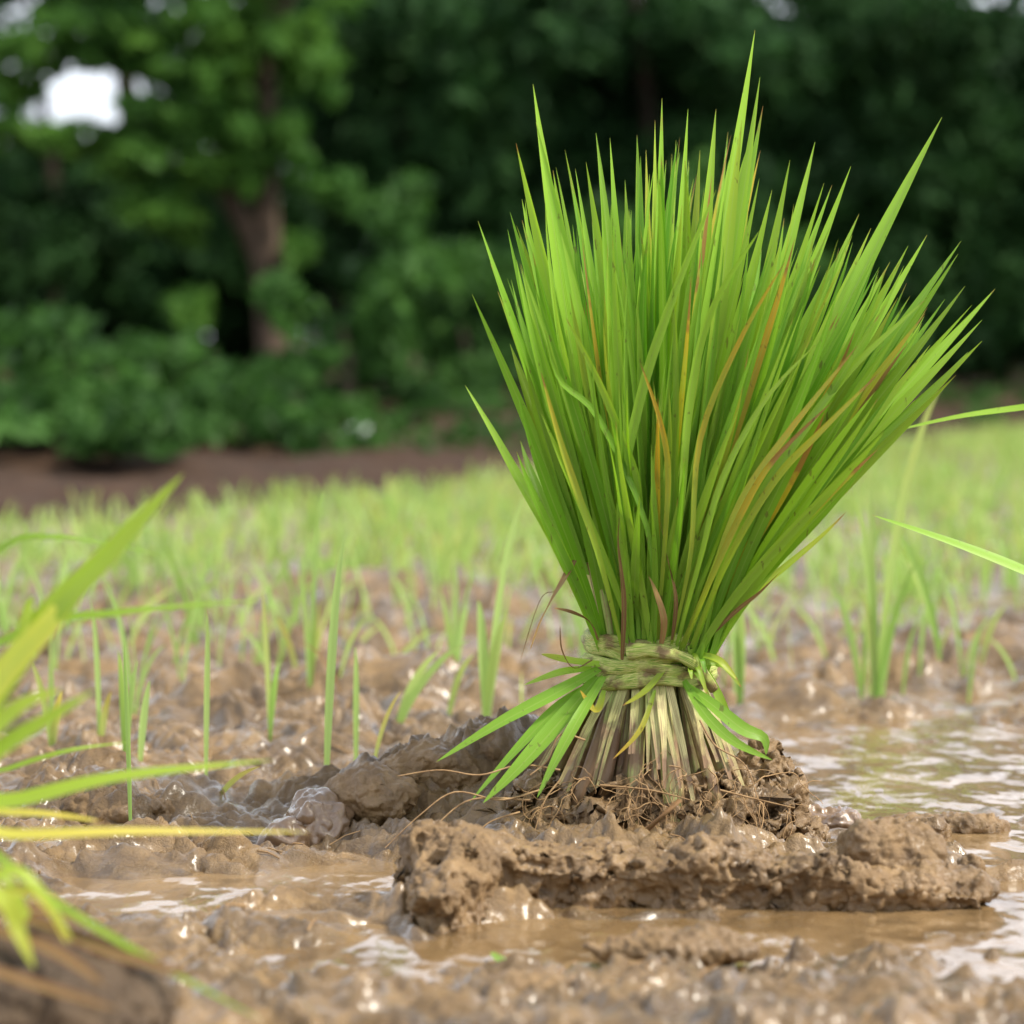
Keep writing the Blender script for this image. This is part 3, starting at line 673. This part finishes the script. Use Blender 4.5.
for k in range(9):
    a = at(690+rnd.uniform(-10, 22), 655+rnd.uniform(-8, 30), Z-.026)
    e = a + Vector((rnd.uniform(-.004, .02), -rnd.uniform(.002, .012), rnd.uniform(-.022, .012)))
    mb.blade(smooth([a, a.lerp(e, .5)+Vector((0, -.003, .004)), e], 8), rnd.uniform(.002, .0045), Vector((.2, -1, .3)), (rnd.random()*.4, rnd.random(), .1), start=.8)
mb.build('tie_ends', M_LEAF, bundle)

# root ball
def ball(bm):
    c = Vector((TIE.x+.002, BY, 0)); r2 = random.Random(4)
    ico(bm, c+Vector((0, 0, .004)), (.080, .054, .030)); ico(bm, c+Vector((.062, .012, .020)), (.026, .026, .036)); ico(bm, c+Vector((-.052, .0, .012)), (.034, .03, .030)); ico(bm, c+Vector((-.028, -.008, .006)), (.050, .044, .036)); ico(bm, c+Vector((.03, -.004, .010)), (.044, .042, .038)); ico(bm, c+Vector((.0, -.010, .012)), (.036, .036, .038))
    ico(bm, c+Vector((.058, .006, .010)), (.028, .03, .036)); ico(bm, c+Vector((.066, .01, .0)), (.030, .03, .024)); ico(bm, c+Vector((-.060, -.004, .0)), (.042, .032, .026))
    for i in range(90):
        a = r2.uniform(0, 6.28); q = r2.random()**.5
        x, y = math.cos(a)*.078*q, math.sin(a)*.056*q; z = .038*math.sqrt(max(0, 1-q*q*.85))
        r = r2.uniform(.003, .007); ico(bm, c+Vector((x, y, z)), (r, r, r*r2.uniform(.6, 1.3)), 2)
rb = solid('root_ball', ball, .0011, M_CLOD, [(.022, .005, 'n', 11), (.011, .0065, 'v', 12), (.012, .016, 'h', 15), (.007, .006, 'h', 19), (.005, .0016, 'b', 13), (.003, .0010, 'n', 14)], bundle)
rb['label'] = 'lump of caked mud round the roots'
# roots: fine wandering threads
mb = MB(); r3 = random.Random(9)
for i in range(170):
    ax = r3.uniform(-1.05, 1.0); q = r3.uniform(.55, 1.06); y0 = -math.sqrt(max(0, 1.1-ax*ax))*q
    if r3.random() < .15: y0 = -y0
    p = Vector((TIE.x+.004+ax*.072, BY+y0*.052, r3.uniform(.022, .052)*(1-.35*abs(ax))+.004)); pts = [p.copy()]
    d = Vector((ax*.6+r3.gauss(0, .5), -.45+r3.gauss(0, .3), -.4+r3.gauss(0, .5))).normalized()
    L = r3.choice((10, 14, 20, 28)); 
    for k in range(L):
        d = (d + Vector((r3.gauss(0, .26), r3.gauss(0, .24), r3.gauss(0, .26)-.14))).normalized(); p = p + d*.0019
        ex_ = ((p.x-TIE.x-.002)/.080)**2+((p.y-BY)/.056)**2
        if ex_ < 1:
            zs = .040*math.sqrt(1-ex_)
            if p.z < zs: p.z = zs + .0008
        if p.z < .006: p.z = .006
        pts.append(p.copy())
    r = r3.uniform(.00016, .00045); mb.tube(pts, lambda v: r*(1-.6*v), k=4, capped=False)
for pl in ([(560, 770), (520, 765), (480, 775), (440, 770), (398, 776)], [(540, 790), (500, 800), (455, 792), (420, 815), (385, 848)], [(530, 800), (470, 800), (430, 830), (400, 846)], [(700, 720), (715, 745), (745, 765), (758, 800)],
           [(560, 780), (545, 800), (535, 830)], [(585, 740), (560, 735), (548, 760), (530, 775)], [(600, 785), (650, 790), (690, 800)], [(520, 812), (490, 822), (470, 840)], [(720, 790), (760, 800), (795, 808)]):
    mb.tube(smooth([at(a, b, Z-.055-.004*k) for k, (a, b) in enumerate(pl)], 22), lambda v: .0006*(1-.5*v), k=5, capped=False)
o = mb.build('root_threads', M_ROOT, bundle); o['kind'] = 'stuff'

# ------------------------------------------------------------------ seedlings standing in the field
def seedling(base, tips, label, group='rice seedlings standing in the mud', wid=.0045, mat=None, tints=None, name='rice_seedling'):
    root = empty(name, base, label, 'rice seedling', group)
    for k, (tp, bend) in enumerate(tips):
        d = tp-base; L = d.length; p1 = base + Vector((d.x*.15, d.y*.15, d.z*.45)); p2 = base + Vector((d.x*.55+bend*L, d.y*.55, d.z*.85))
        mb = MB(); tn = tints[k] if tints else (max(0, rnd.gauss(.03, .1)), rnd.random(), rnd.choice((0, .02, .06)))
        mb.blade(bez(base, p1, p2, tp, 12), wid*rnd.uniform(.8, 1.2), Vector((rnd.uniform(-.5, .5), -1, .3)).normalized(), tn, start=.45, peak=.45, fold=.15)
        mb.build('leaf', mat or M_FIELD, root)
    return root
def px_seed(bx, by, Yd, tips, label, wid=.0045, tints=None, mat=None):
    b = ground(bx, by, .006)
    for _ in range(6): b = ground(bx, by, max(hz(b.x, b.y), 0))
    wid *= b.y/Yd; Yd = b.y; b.z -= .004
    return seedling(b, [(at(tx, ty, Yd+rnd.uniform(-.02, .02)), rnd.uniform(-.02, .02)) for tx, ty in tips], label, wid=wid, tints=tints, mat=mat)
gA = ground
px_seed(326, 792, 1.665, [(345, 535)], 'bright single-leaf seedling rising from the mud just behind the slick rounded clod', wid=.0065, tints=[(.0, .8, .02)])
px_seed(206, 784, 1.74, [(207, 610)], 'slim straight single-leaf seedling left of the bright one by the slick clod')
px_seed(131, 850, 1.58, [(124, 640)], 'thin straight seedling whose foot stands in the mud below the near green leaf', wid=.0032)
px_seed(125, 766, 1.80, [(118, 650), (138, 660)], 'short two-leaf seedling right behind the near left leaves')
px_seed(140, 765, 1.83, [(150, 680)], 'short stub of a seedling beside the two-leaf one at the left')
px_seed(270, 735, 1.97, [(262, 590), (280, 660)], 'two-leaf seedling with its foot in a wet patch, left of centre')
px_seed(310, 700, 2.2, [(326, 485), (300, 560), (320, 600)], 'tall blurred three-leaf seedling reaching the bank in the left half')
px_seed(356, 770, 1.76, [(355, 645)], 'short upright seedling right of the bright single-leaf one')
px_seed(372, 772, 1.76, [(402, 690)], 'yellowed leaning seedling beside the short upright one', tints=[(.8, .8, .05)], wid=.0035)
px_seed(215, 800, 1.70, [(262, 766)], 'yellow bent leaf stub lying low on the mud at the left', tints=[(.8, .9, .05)], wid=.0035)
px_seed(52, 752, 1.9, [(50, 640), (30, 660), (62, 690)], 'yellow-green three-leaf seedling near the left edge', tints=[(.1, .8, 0), (.3, .9, .05), (.7, .9, .1)])
px_seed(100, 750, 1.92, [(90, 600), (112, 690)], 'pale two-leaf seedling behind the near left leaves', tints=[(.0, .9, 0), (.6, .9, .1)])
px_seed(486, 728, 1.80, [(525, 492), (478, 598), (508, 610)], 'tall three-leaf seedling just left of the tied bundle', wid=.006)
px_seed(300, 690, 2.2, [(275, 615)], 'yellow leaning seedling at the foot of the tall blurred one', tints=[(.8, .9, .1)])
px_seed(740, 706, 1.84, [(741, 600), (735, 630)], 'seedling right behind the tied bundle at its right side', wid=.006)
px_seed(876, 708, 1.86, [(853, 488), (868, 480), (862, 590), (945, 380), (918, 560)], 'tall fan of five leaves standing at the pool right of the bundle', wid=.0058)
px_seed(862, 700, 1.90, [(828, 580), (880, 520)], 'leaning two-leaf seedling touching the tall fan on its left')
px_seed(940, 655, 2.15, [(890, 520), (905, 560)], 'blurred seedling leaning left behind the tall fan', wid=.007)
px_seed(395, 735, 1.95, [(440, 650), (470, 640)], 'two long leaves arching right behind the mound', wid=.006)
px_seed(455, 690, 2.15, [(440, 590), (470, 600), (455, 560)], 'blurred three-leaf seedling left of the tall one by the bundle')
px_seed(345, 700, 2.15, [(300, 640)], 'thin dry brown stem leaning left in the left half', wid=.002, mat=M_DRY)
# the rest of the field
protos = []
for k in range(9):
    b = Vector((0, 0, -10)); r4 = rnd
    n = r4.choice((1, 1, 2, 3)); tips = [(b+Vector((r4.uniform(-.035, .035), r4.uniform(-.03, .03), r4.uniform(.035, .085))), r4.uniform(-.05, .05)) for _ in range(n)]
    protos.append(([ (tp-b, be) for tp, be in tips], n))
meshes = []
for tips, n in protos:
    ms = []
    for tp, be in tips:
        d = tp; L = d.length; mb = MB(); z = Vector((0, 0, -.006))
        mb.blade(bez(z, Vector((d.x*.15, d.y*.15, d.z*.45)), Vector((d.x*.55+be*L, d.y*.55, d.z*.85)), tp, 8), rnd.uniform(.0026, .0042), Vector((rnd.uniform(-.5, .5), -1, .3)).normalized(),
                 (max(0, rnd.gauss(.08, .15)), rnd.random(), .02), start=.45, peak=.45)
        ob = mb.build('leaf', M_FIELD, None); ms.append(ob.data); bpy.data.objects.remove(ob)
    meshes.append(ms)
pts = []
r5 = random.Random(33)
while len(pts) < 2700:
    y = 2.05 + 9.8*r5.random()**.72; x = r5.uniform(-1, 1)*(.1+y*.215)
    if (x-EA[0])*EN[0]+(y-EA[1])*EN[1] > .02: 
        continue
    if y < 3.1 and r5.random() < .5: continue
    if noise2(np.array([x/.35]), np.array([y/.5]), 31)[0] < -.12 and r5.random() < .7: continue
    pts.append((y, x))
pts.sort()
def where(y, x):
    row = 'near the tied bundle' if y < 2.3 else 'in the nearer rows' if y < 2.8 else 'in the middle rows'
    side = 'left' if x < -.1*y else 'centre' if x < .08*y else 'right'
    return row, side
for i, (y, x) in enumerate(pts[:255]):
    k = r5.randrange(len(protos)); z = hz(x, y)
    row, side = where(y, x); n = protos[k][1]
    cnt = ('single-leaf', 'two-leaf', 'three-leaf')[n-1]
    root = empty('rice_seedling', (x, y, max(z, -.01)), f'short blurred {cnt} green seedling {row} of the field, {side} part', 'rice seedling', f'blurred {cnt} seedlings {row}, {side}')
    root.rotation_euler = (0, 0, r5.uniform(-1.2, 1.2)); s = r5.uniform(.8, 1.3); root.scale = (s, s, s)
    for me in meshes[k]:
        c = bpy.data.objects.new('leaf', me); COL.objects.link(c); c.parent = root
far = MB()
for y, x in pts[255:]:
    n = r5.choice((1, 2, 2, 3)); b = Vector((x, y, -.004))
    for _ in range(n):
        tp = b+Vector((r5.uniform(-.03, .03), r5.uniform(-.03, .03), r5.uniform(.035, .075)))
        far.blade([b, b.lerp(tp, .5)+Vector((0, 0, .006)), b.lerp(tp, .8)+Vector((0, 0, .004)), tp], r5.uniform(.004, .0065), Vector((r5.uniform(-.8, .8), -1, .3)).normalized(),
                  (max(0, r5.gauss(.08, .15)), r5.random(), 0), start=.6, peak=.4)
o = far.build('rice_seedlings', M_FIELD); tag(o, 'distant carpet of small green rice seedlings covering the wet field', 'rice seedlings', None, 'stuff')

sb = MB(); r6 = random.Random(12)
for i in range(260):
    y = r6.uniform(1.05, 2.3); x = r6.uniform(-.2, .2)*y; z = hz(x, y)
    if z < .002: continue
    a = r6.uniform(0, 3.14); L = r6.uniform(.004, .018); d = Vector((math.cos(a)*L, math.sin(a)*L, 0)); p = Vector((x, y, z+.001)); q = p+d; q.z = max(hz(q.x, q.y), 0)+.0012
    sb.tube([p, p.lerp(q, .5)+Vector((0, 0, .0012)), q], r6.uniform(.0002, .0006), (r6.random()*.4, r6.random(), 0), k=4)
tag(sb.build('straw_litter', M_ROOT), 'tiny bits of straw and root scattered over the wet mud', 'straw', None, 'stuff')
# ------------------------------------------------------------------ near plants at the frame's edges
def clump(name, base, blades_, label, mat=M_FRONT):
    root = empty(name, base, label, 'rice plant', None)
    for pl, wid, tint, face in blades_:
        mb = MB(); p = [Vector(q) if len(q) == 3 and not isinstance(q[0], int) else at(*q) for q in pl]
        mb.blade(smooth([Vector(base)+Vector((0, 0, .005))]+p, 26), wid, Vector(face).normalized(), tint, start=.5, peak=.5, fold=.12); mb.build('leaf', mat, root)
    return root
LB = (-.235, 1.12, .02)
clump('rice_plant', LB, [
  ([(-60, 800, 1.10), (30, 640, 1.10), (110, 552, 1.10), (183, 474, 1.10)], .0125, (.05, .7, .0), (-.2, -1, .5)),
  ([(-70, 790, 1.08), (-10, 690, 1.09), (60, 610, 1.10), (132, 524, 1.12)], .0125, (.35, .9, .02), (-.2, -1, .5)),
  ([(-90, 760, 1.10), (0, 690, 1.10), (30, 600, 1.10), (22, 640, 1.09)], .006, (.1, .6, .0), (-.2, -1, .5)),
  ([(-80, 720, 1.18), (20, 632, 1.18), (120, 612, 1.18), (262, 600, 1.2)], .0060, (.0, .2, .0), (0, -.7, 1)),
  ([(-60, 640, 1.22), (0, 549, 1.22), (70, 538, 1.22), (165, 556, 1.24)], .0042, (.0, .0, .0), (0, -.7, 1)),
  ([(-60, 800, 1.08), (0, 748, 1.08), (45, 720, 1.08), (95, 690, 1.08)], .0075, (.05, .6, .0), (0, -1, .6)),
  ([(-50, 780, 1.08), (0, 722, 1.08), (30, 700, 1.08), (62, 690, 1.08)], .0070, (.1, .9, .0), (0, -1, .6))],
  'near out-of-focus rice plant at the left edge with broad yellow-green leaves pointing up and right')
clump('rice_plant', (-.245, 1.17, .02), [
  ([(-60, 815, 1.16), (20, 799, 1.16), (120, 776, 1.17), (272, 760, 1.19)], .0085, (.03, .8, .0), (0, -.75, 1)),
  ([(-60, 825, 1.14), (10, 834, 1.14), (130, 831, 1.15), (310, 832, 1.18)], .0058, (.95, .9, .0), (0, -.75, 1)),
  ([(-50, 815, 1.2), (10, 812, 1.2), (60, 815, 1.2), (110, 823, 1.2)], .004, (.9, .6, .1), (0, -.75, 1)),
  ([(-40, 790, 1.3), (10, 768, 1.3), (70, 750, 1.3), (130, 742, 1.32)], .0035, (.0, .5, .0), (0, -.75, 1))],
  'blurred near rice plant at left edge with one green and one yellow flat leaf')
clump('rice_plant', (-.21, 1.05, .045), [
  ([(-40, 840, 1.04), (60, 905, 1.03), (160, 965, 1.02), (262, 1020, 1.0)], .0034, (.0, .3, .0), (0, -.75, 1)),
  ([(-30, 900, 1.02), (10, 870, 1.02), (40, 890, 1.02), (75, 945, 1.02)], .0050, (.15, .9, .05), (0, -.75, 1)),
  ([(-30, 900, 1.0), (5, 900, 1.0), (20, 935, 1.0), (34, 968, .99)], .0070, (.3, 1, .0), (0, -1, .6)),
  ([(-30, 905, 1.02), (20, 890, 1.02), (48, 905, 1.02), (72, 955, 1.02)], .0048, (.9, .9, .1), (0, -.75, 1)),
  ([(-30, 890, 1.04), (5, 878, 1.04), (30, 920, 1.04), (55, 930, 1.04)], .0040, (.2, .6, .0), (0, -.75, 1))],
  'low near rice tuft in the bottom left corner with yellow and green drooping leaves')
mb = MB(); mb.blade(smooth([at(-10, 905, 1.05), at(60, 930, 1.03), at(130, 958, 1.02), at(205, 978, 1.01)], 16), .0075, Vector((0, -.6, 1)), (0, .1, 0), start=.8)
tag(mb.build('dry_leaf', M_DRY), 'dark brown dry leaf lying on the near mud in the bottom left corner', 'dry leaf')
for pl, wd, lb in (([(-20, 925, 1.02), (50, 948, 1.0), (105, 985, .98)], .0060, 'short brown dry leaf in the bottom left corner, under the drooping green leaves'), ([(20, 905, 1.06), (90, 925, 1.05), (150, 962, 1.03)], .0045, 'narrow brown dry leaf behind the longest dry leaf in the bottom left corner'),
                   ([(-20, 965, .98), (40, 985, .97), (120, 1010, .95)], .0055, 'brown dry leaf lowest in the bottom left corner of the mud heap')):
    mb = MB(); mb.blade(smooth([at(*q) for q in pl], 14), wd, Vector((0, -.6, 1)), (0, .3, 0), start=.7)
    tag(mb.build('dry_leaf', M_DRY), lb, 'dry leaf')
# plant beyond the right edge, two leaves reach into the picture
clump('rice_plant', (.37, 1.60, .0), [
  ([(1085, 600, 1.58), (1024, 570, 1.57), (950, 541, 1.565), (872, 515, 1.56)], .0068, (.0, .75, .03), (0, -.9, .8)),
  ([(1180, 430, 1.64), (1100, 398, 1.65), (1024, 407, 1.66), (955, 417, 1.66), (885, 433, 1.66)], .0050, (.0, .9, .02), (0, -.9, .8)),
  ([(1150, 500, 1.6), (1170, 380, 1.6), (1180, 300, 1.6)], .007, (.0, .7, .02), (0, -1, .3))],
  'rice plant just beyond the right edge, two slim green leaves reaching in beside the bundle', M_LEAF)
# torn bit of leaf floating in the front pool
mb = MB(); g0 = ground(492, 952, .0035); g1 = ground(508, 963, .006); g2 = ground(532, 963, .0035)
mb.blade(smooth([g0, g1, g2], 10), .006, Vector((0, -.5, 1)), (.05, .6, .02), start=.3, peak=.5)
tag(mb.build('leaf_scrap', M_LEAF), 'small torn green leaf scrap floating in the brown pool before the ridge', 'leaf scrap')
mb = MB(); mb.tube([at(648, 829, 1.50), at(660, 818, 1.49), at(680, 800, 1.495)], .0022, k=7, flat=.5)
tag(mb.build('straw_stub', M_DRY), 'short dark brown stub of straw poking from the root ball front', 'straw')

# ------------------------------------------------------------------ trees, shrubs
def leaves_mesh(name, centers, radii, n, size, seed):
    r = np.random.default_rng(seed); k = len(centers); w_ = np.array([a*b*c for a, b, c in radii])**.7; w_ /= w_.sum()
    ci = r.choice(k, n, p=w_); d = r.normal(size=(n, 3)); d /= np.linalg.norm(d, axis=1)[:, None]; rad = r.random(n)**.45
    # sub-clusters give clumps and gaps
    sub = r.normal(size=(k, 14, 3)); sub /= np.linalg.norm(sub, axis=2)[:, :, None]; sub *= (r.random((k, 14))**.4)[:, :, None]
    sc = sub[ci, r.integers(0, 14, n)]
    off = sc + d*rad[:, None]*.38
    C = np.array(centers)[ci] + off*np.array(radii)[ci]
    a = r.normal(size=(n, 3)); a /= np.linalg.norm(a, axis=1)[:, None]; b = np.cross(a, r.normal(size=(n, 3))); b /= np.linalg.norm(b, axis=1)[:, None]
    s = size*r.uniform(.6, 1.4, n)[:, None]
    V = np.stack([C-a*s, C-b*s*.45, C+a*s, C+b*s*.45], 1).reshape(-1, 3); F = np.arange(n*4).reshape(-1, 4)
    return V, F
M_DARKBARK = plain('dark_bark', (.012, .009, .006), (.025, .018, .012), .95, 14)
def tree(name, x, y, blobs, n, size, mat, label, trunk_r, trunk_pts, limbs=(), seed=0, group=None, cat='tree', part='crown'):
    z0 = land_z(x, y)-.03; root = empty(name, (x, y, z0), label, cat, group)
    V, F = leaves_mesh('crown', [b[0] for b in blobs], [b[1] for b in blobs], n, size, seed)
    V = V + np.array([x, y, z0]); V[:, 2] = np.maximum(V[:, 2], z0+.04)
    V = V - np.array(root.location); me = mesh_np('crown', V, F, False); me.materials.append(mat)
    c = bpy.data.objects.new(part, me); COL.objects.link(c); c.parent = root
    if trunk_pts:
        mb = MB(); P0 = Vector((x, y, z0))
        mb.tube(smooth([P0+Vector(p) for p in trunk_pts], 14), lambda v: trunk_r*(1.25-.8*v), k=9)
        for lp, lr in limbs: mb.tube(smooth([P0+Vector(p) for p in lp], 8), lambda v: lr*(1-.6*v), k=7)
        mb.build('trunk', M_DARKBARK if mat is M_DARKLEAF else M_BARK, root)
    return root
rt = random.Random(77)
def wx_at(px, Yd): return (px-512)/FPX*Yd
# the lit tree at the left
Yt = 9.6; xt = wx_at(270, Yt)
def tb(px, py, rx, rz, dy=-.2): return ((wx_at(px, Yt)-xt, dy, CAMH+(350-py)/FPX*Yt-land_z(xt, Yt)), (rx*Yt/FPX, .28, rz*Yt/FPX))
blobs = [tb(*b) for b in ((120, 30, 80, 40), (40, 60, 50, 30), (215, 25, 60, 30), (180, 110, 70, 35), (100, 135, 50, 20), (235, 170, 42, 26), (170, 200, 45, 24), (190, 215, 30, 20), (255, 120, 45, 35), (325, 60, 36, 36), (300, 145, 24, 30),
         (306, 245, 14, 26), (150, -40, 110, 40), (280, -30, 80, 50), (220, -110, 160, 50), (340, 190, 26, 20), (20, 130, 40, 18), (200, 300, 22, 22), (285, 40, 30, 20), (170, 62, 50, 22), (222, 90, 32, 26), (20, 85, 26, 16), (150, 160, 50, 24), (230, 60, 30, 20))]
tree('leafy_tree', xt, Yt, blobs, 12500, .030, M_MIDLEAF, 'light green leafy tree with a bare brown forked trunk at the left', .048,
     [(.03, 0, -.1), (.0, 0, .35), (-.02, 0, .9), (.01, 0, 1.5), (-.05, 0, 2.4)],
     [([(0, 0, .42), (-.10, -.02, .62), (-.22, -.05, .78), (-.40, -.1, 1.0)], .045), ([(0, 0, 1.2), (.15, 0, 1.5), (.3, 0, 1.9)], .025), ([(0, 0, 1.3), (-.2, 0, 1.6), (-.5, 0, 1.9)], .025)], 1)
# dark trees behind: two staggered rows with gaps left of centre
rowA = [(-330, 11.5), (-120, 12.0), (45, 13.2), (395, 11.0), (520, 11.6), (640, 11.2), (760, 12.1), (880, 12.6), (1000, 13.2), (1130, 13.4), (1300, 13)]
kinds = ['dark dense tree at the far left beyond the frame edge', 'dark dense tree behind the left edge', 'dark bushy tree left of the forked trunk', 'dark tree right behind the light green one',
         'dark tree behind the left side of the bundle', 'dark tree behind the leaf tips of the bundle', 'dark tree behind the tallest leaf tips', 'dark tree right of the tallest leaf tips', 'dark tree behind the right edge',
         'dark tree just outside the right edge', 'dark tree farther outside the right edge']
for i, (px, Yd) in enumerate(rowA):
    x = wx_at(px, Yd); bl = []
    top = (.118*Yd if px > 450 else .16*Yd)
    for k in range(14): bl.append(((rt.uniform(-.55, .55), rt.uniform(-.5, .5), rt.uniform(.25, top+.15)), (rt.uniform(.28, .5), rt.uniform(.3, .5), rt.uniform(.18, .34))))
    bl.append(((0, 0, .5), (.55, .4, .4)))
    if px == 45: bl = [b for b in bl if not (1.0 < b[0][2] < 1.7)]
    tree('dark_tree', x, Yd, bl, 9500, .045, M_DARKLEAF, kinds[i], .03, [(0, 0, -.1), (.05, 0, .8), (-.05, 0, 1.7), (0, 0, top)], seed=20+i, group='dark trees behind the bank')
rowB = [(-200, 16.5), (20, 17.5), (135, 16.6), (225, 17.2), (330, 16.5), (480, 17), (600, 16), (720, 17), (860, 17), (1000, 16.8), (1140, 17.5)]
kb = ['far left', 'behind the left sky gap', 'low, under the left sky specks', 'low, left behind the forked trunk', 'behind the forked trunk', 'behind the left of the bundle', 'behind the bundle', 'behind the bundle centre', 'right of the bundle', 'at the right edge', 'beyond the right edge']
for i, (px, Yd) in enumerate(rowB):
    x = wx_at(px, Yd); bl = []
    top = (.118*Yd if px > 450 else 2.7) if px > 250 else (.92 if px > 100 else 1.15)
    for k in range(13): bl.append(((rt.uniform(-.75, .75), rt.uniform(-.5, .5), rt.uniform(.3, top)), (rt.uniform(.35, .6), rt.uniform(.3, .5), rt.uniform(.22, .4))))
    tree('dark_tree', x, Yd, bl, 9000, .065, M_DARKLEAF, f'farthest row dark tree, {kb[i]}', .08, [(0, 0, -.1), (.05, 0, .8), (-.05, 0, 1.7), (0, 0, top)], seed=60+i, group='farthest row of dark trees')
# shrubs on the bank
sh = [(-40, 446, .34, .22), (40, 452, .26, .14), (105, 460, .24, .10), (165, 444, .28, .16), (235, 450, .24, .10), (290, 430, .26, .17), (342, 414, .30, .34), (405, 412, .34, .46), (462, 405, .36, .38), (535, 402, .42, .5), (90, 425, .40, .20),
      (640, 398, .5, .6), (740, 392, .5, .6), (840, 386, .55, .4), (930, 384, .5, .30), (1010, 380, .5, .5), (1090, 378, .6, .6), (205, 420, .34, .16)]
wh = ['cut by the left edge', 'at the left edge, dark and broad', 'low, left, on the brown bank', 'below the left sky gap', 'left of the forked trunk', 'at the foot of the forked trunk', 'right of the forked trunk', 'bright, above the pale stone',
      'bright, right of the pale stone', 'touching the left side of the bundle', 'behind the left bank shrubs', 'behind the left part of the bundle', 'behind the middle of the bundle', 'behind the right part of the bundle', 'right of the bundle leaves', 'at the right edge', 'beyond the right edge', 'behind the foot of the forked trunk']
for i, (px, py, wd, h) in enumerate(sh):
    q = land_hit(px, py); x, Yd = q.x, q.y
    bl = [((rt.uniform(-.6, .6)*wd, rt.uniform(-.3, .3), rt.uniform(.04, h*1.15)), (wd*rt.uniform(.15, .45), .20, h*rt.uniform(.15, .42))) for k in range(7)]
    tree('green_shrub', x, Yd, bl, 750 if px < 320 else 1800, .026, M_SHRUB, f'leafy green shrub on the bank {wh[i]}', .012, [(0, 0, 0), (.02, 0, h*.4), (0, 0, h*.7)], seed=100+i, group='shrubs along the bank', cat='shrub', part='foliage')
# weeds creeping over the bank
rw = np.random.default_rng(5); cen = []; rad = []
while len(cen) < 150:
    sx, q = rw.uniform(.12, 1.6), rw.uniform(-1.5, 9)
    if mnoise.noise((sx*1.5, q*1.1, 9.2)) < .02: continue
    xy = EA + ED*q + EN*sx; cen.append((xy[0], xy[1], land_z(xy[0], xy[1])+.02)); rad.append((.09, .09, .03+.03*rw.random()))
V, F = leaves_mesh('w', cen, rad, 7000, .018, 8)
tag(link('bank_weeds', mesh_np('bank_weeds', V, F, False), M_SHRUB), 'low green weeds creeping over the dark bank', 'weeds', None, 'stuff')
# pale stone on the bank
def st(bm):
    ico(bm, (0, 0, 0), (.030, .022, .024)); ico(bm, (.012, 0, -.006), (.022, .02, .016)); ico(bm, (-.014, .004, .004), (.017, .017, .017), 2)
p = land_hit(358, 447)
o = solid('pale_stone', st, .004, M_STONE, [(.03, .006, 'n', 2), (.012, .002, 'b', 3)])
o.location = (p.x, p.y, land_z(p.x, p.y)+.026); tag(o, 'whitish rounded stone lying on the dark bank left of the bundle', 'stone')
print('land at stone', land_z(p.x, p.y), p.z)
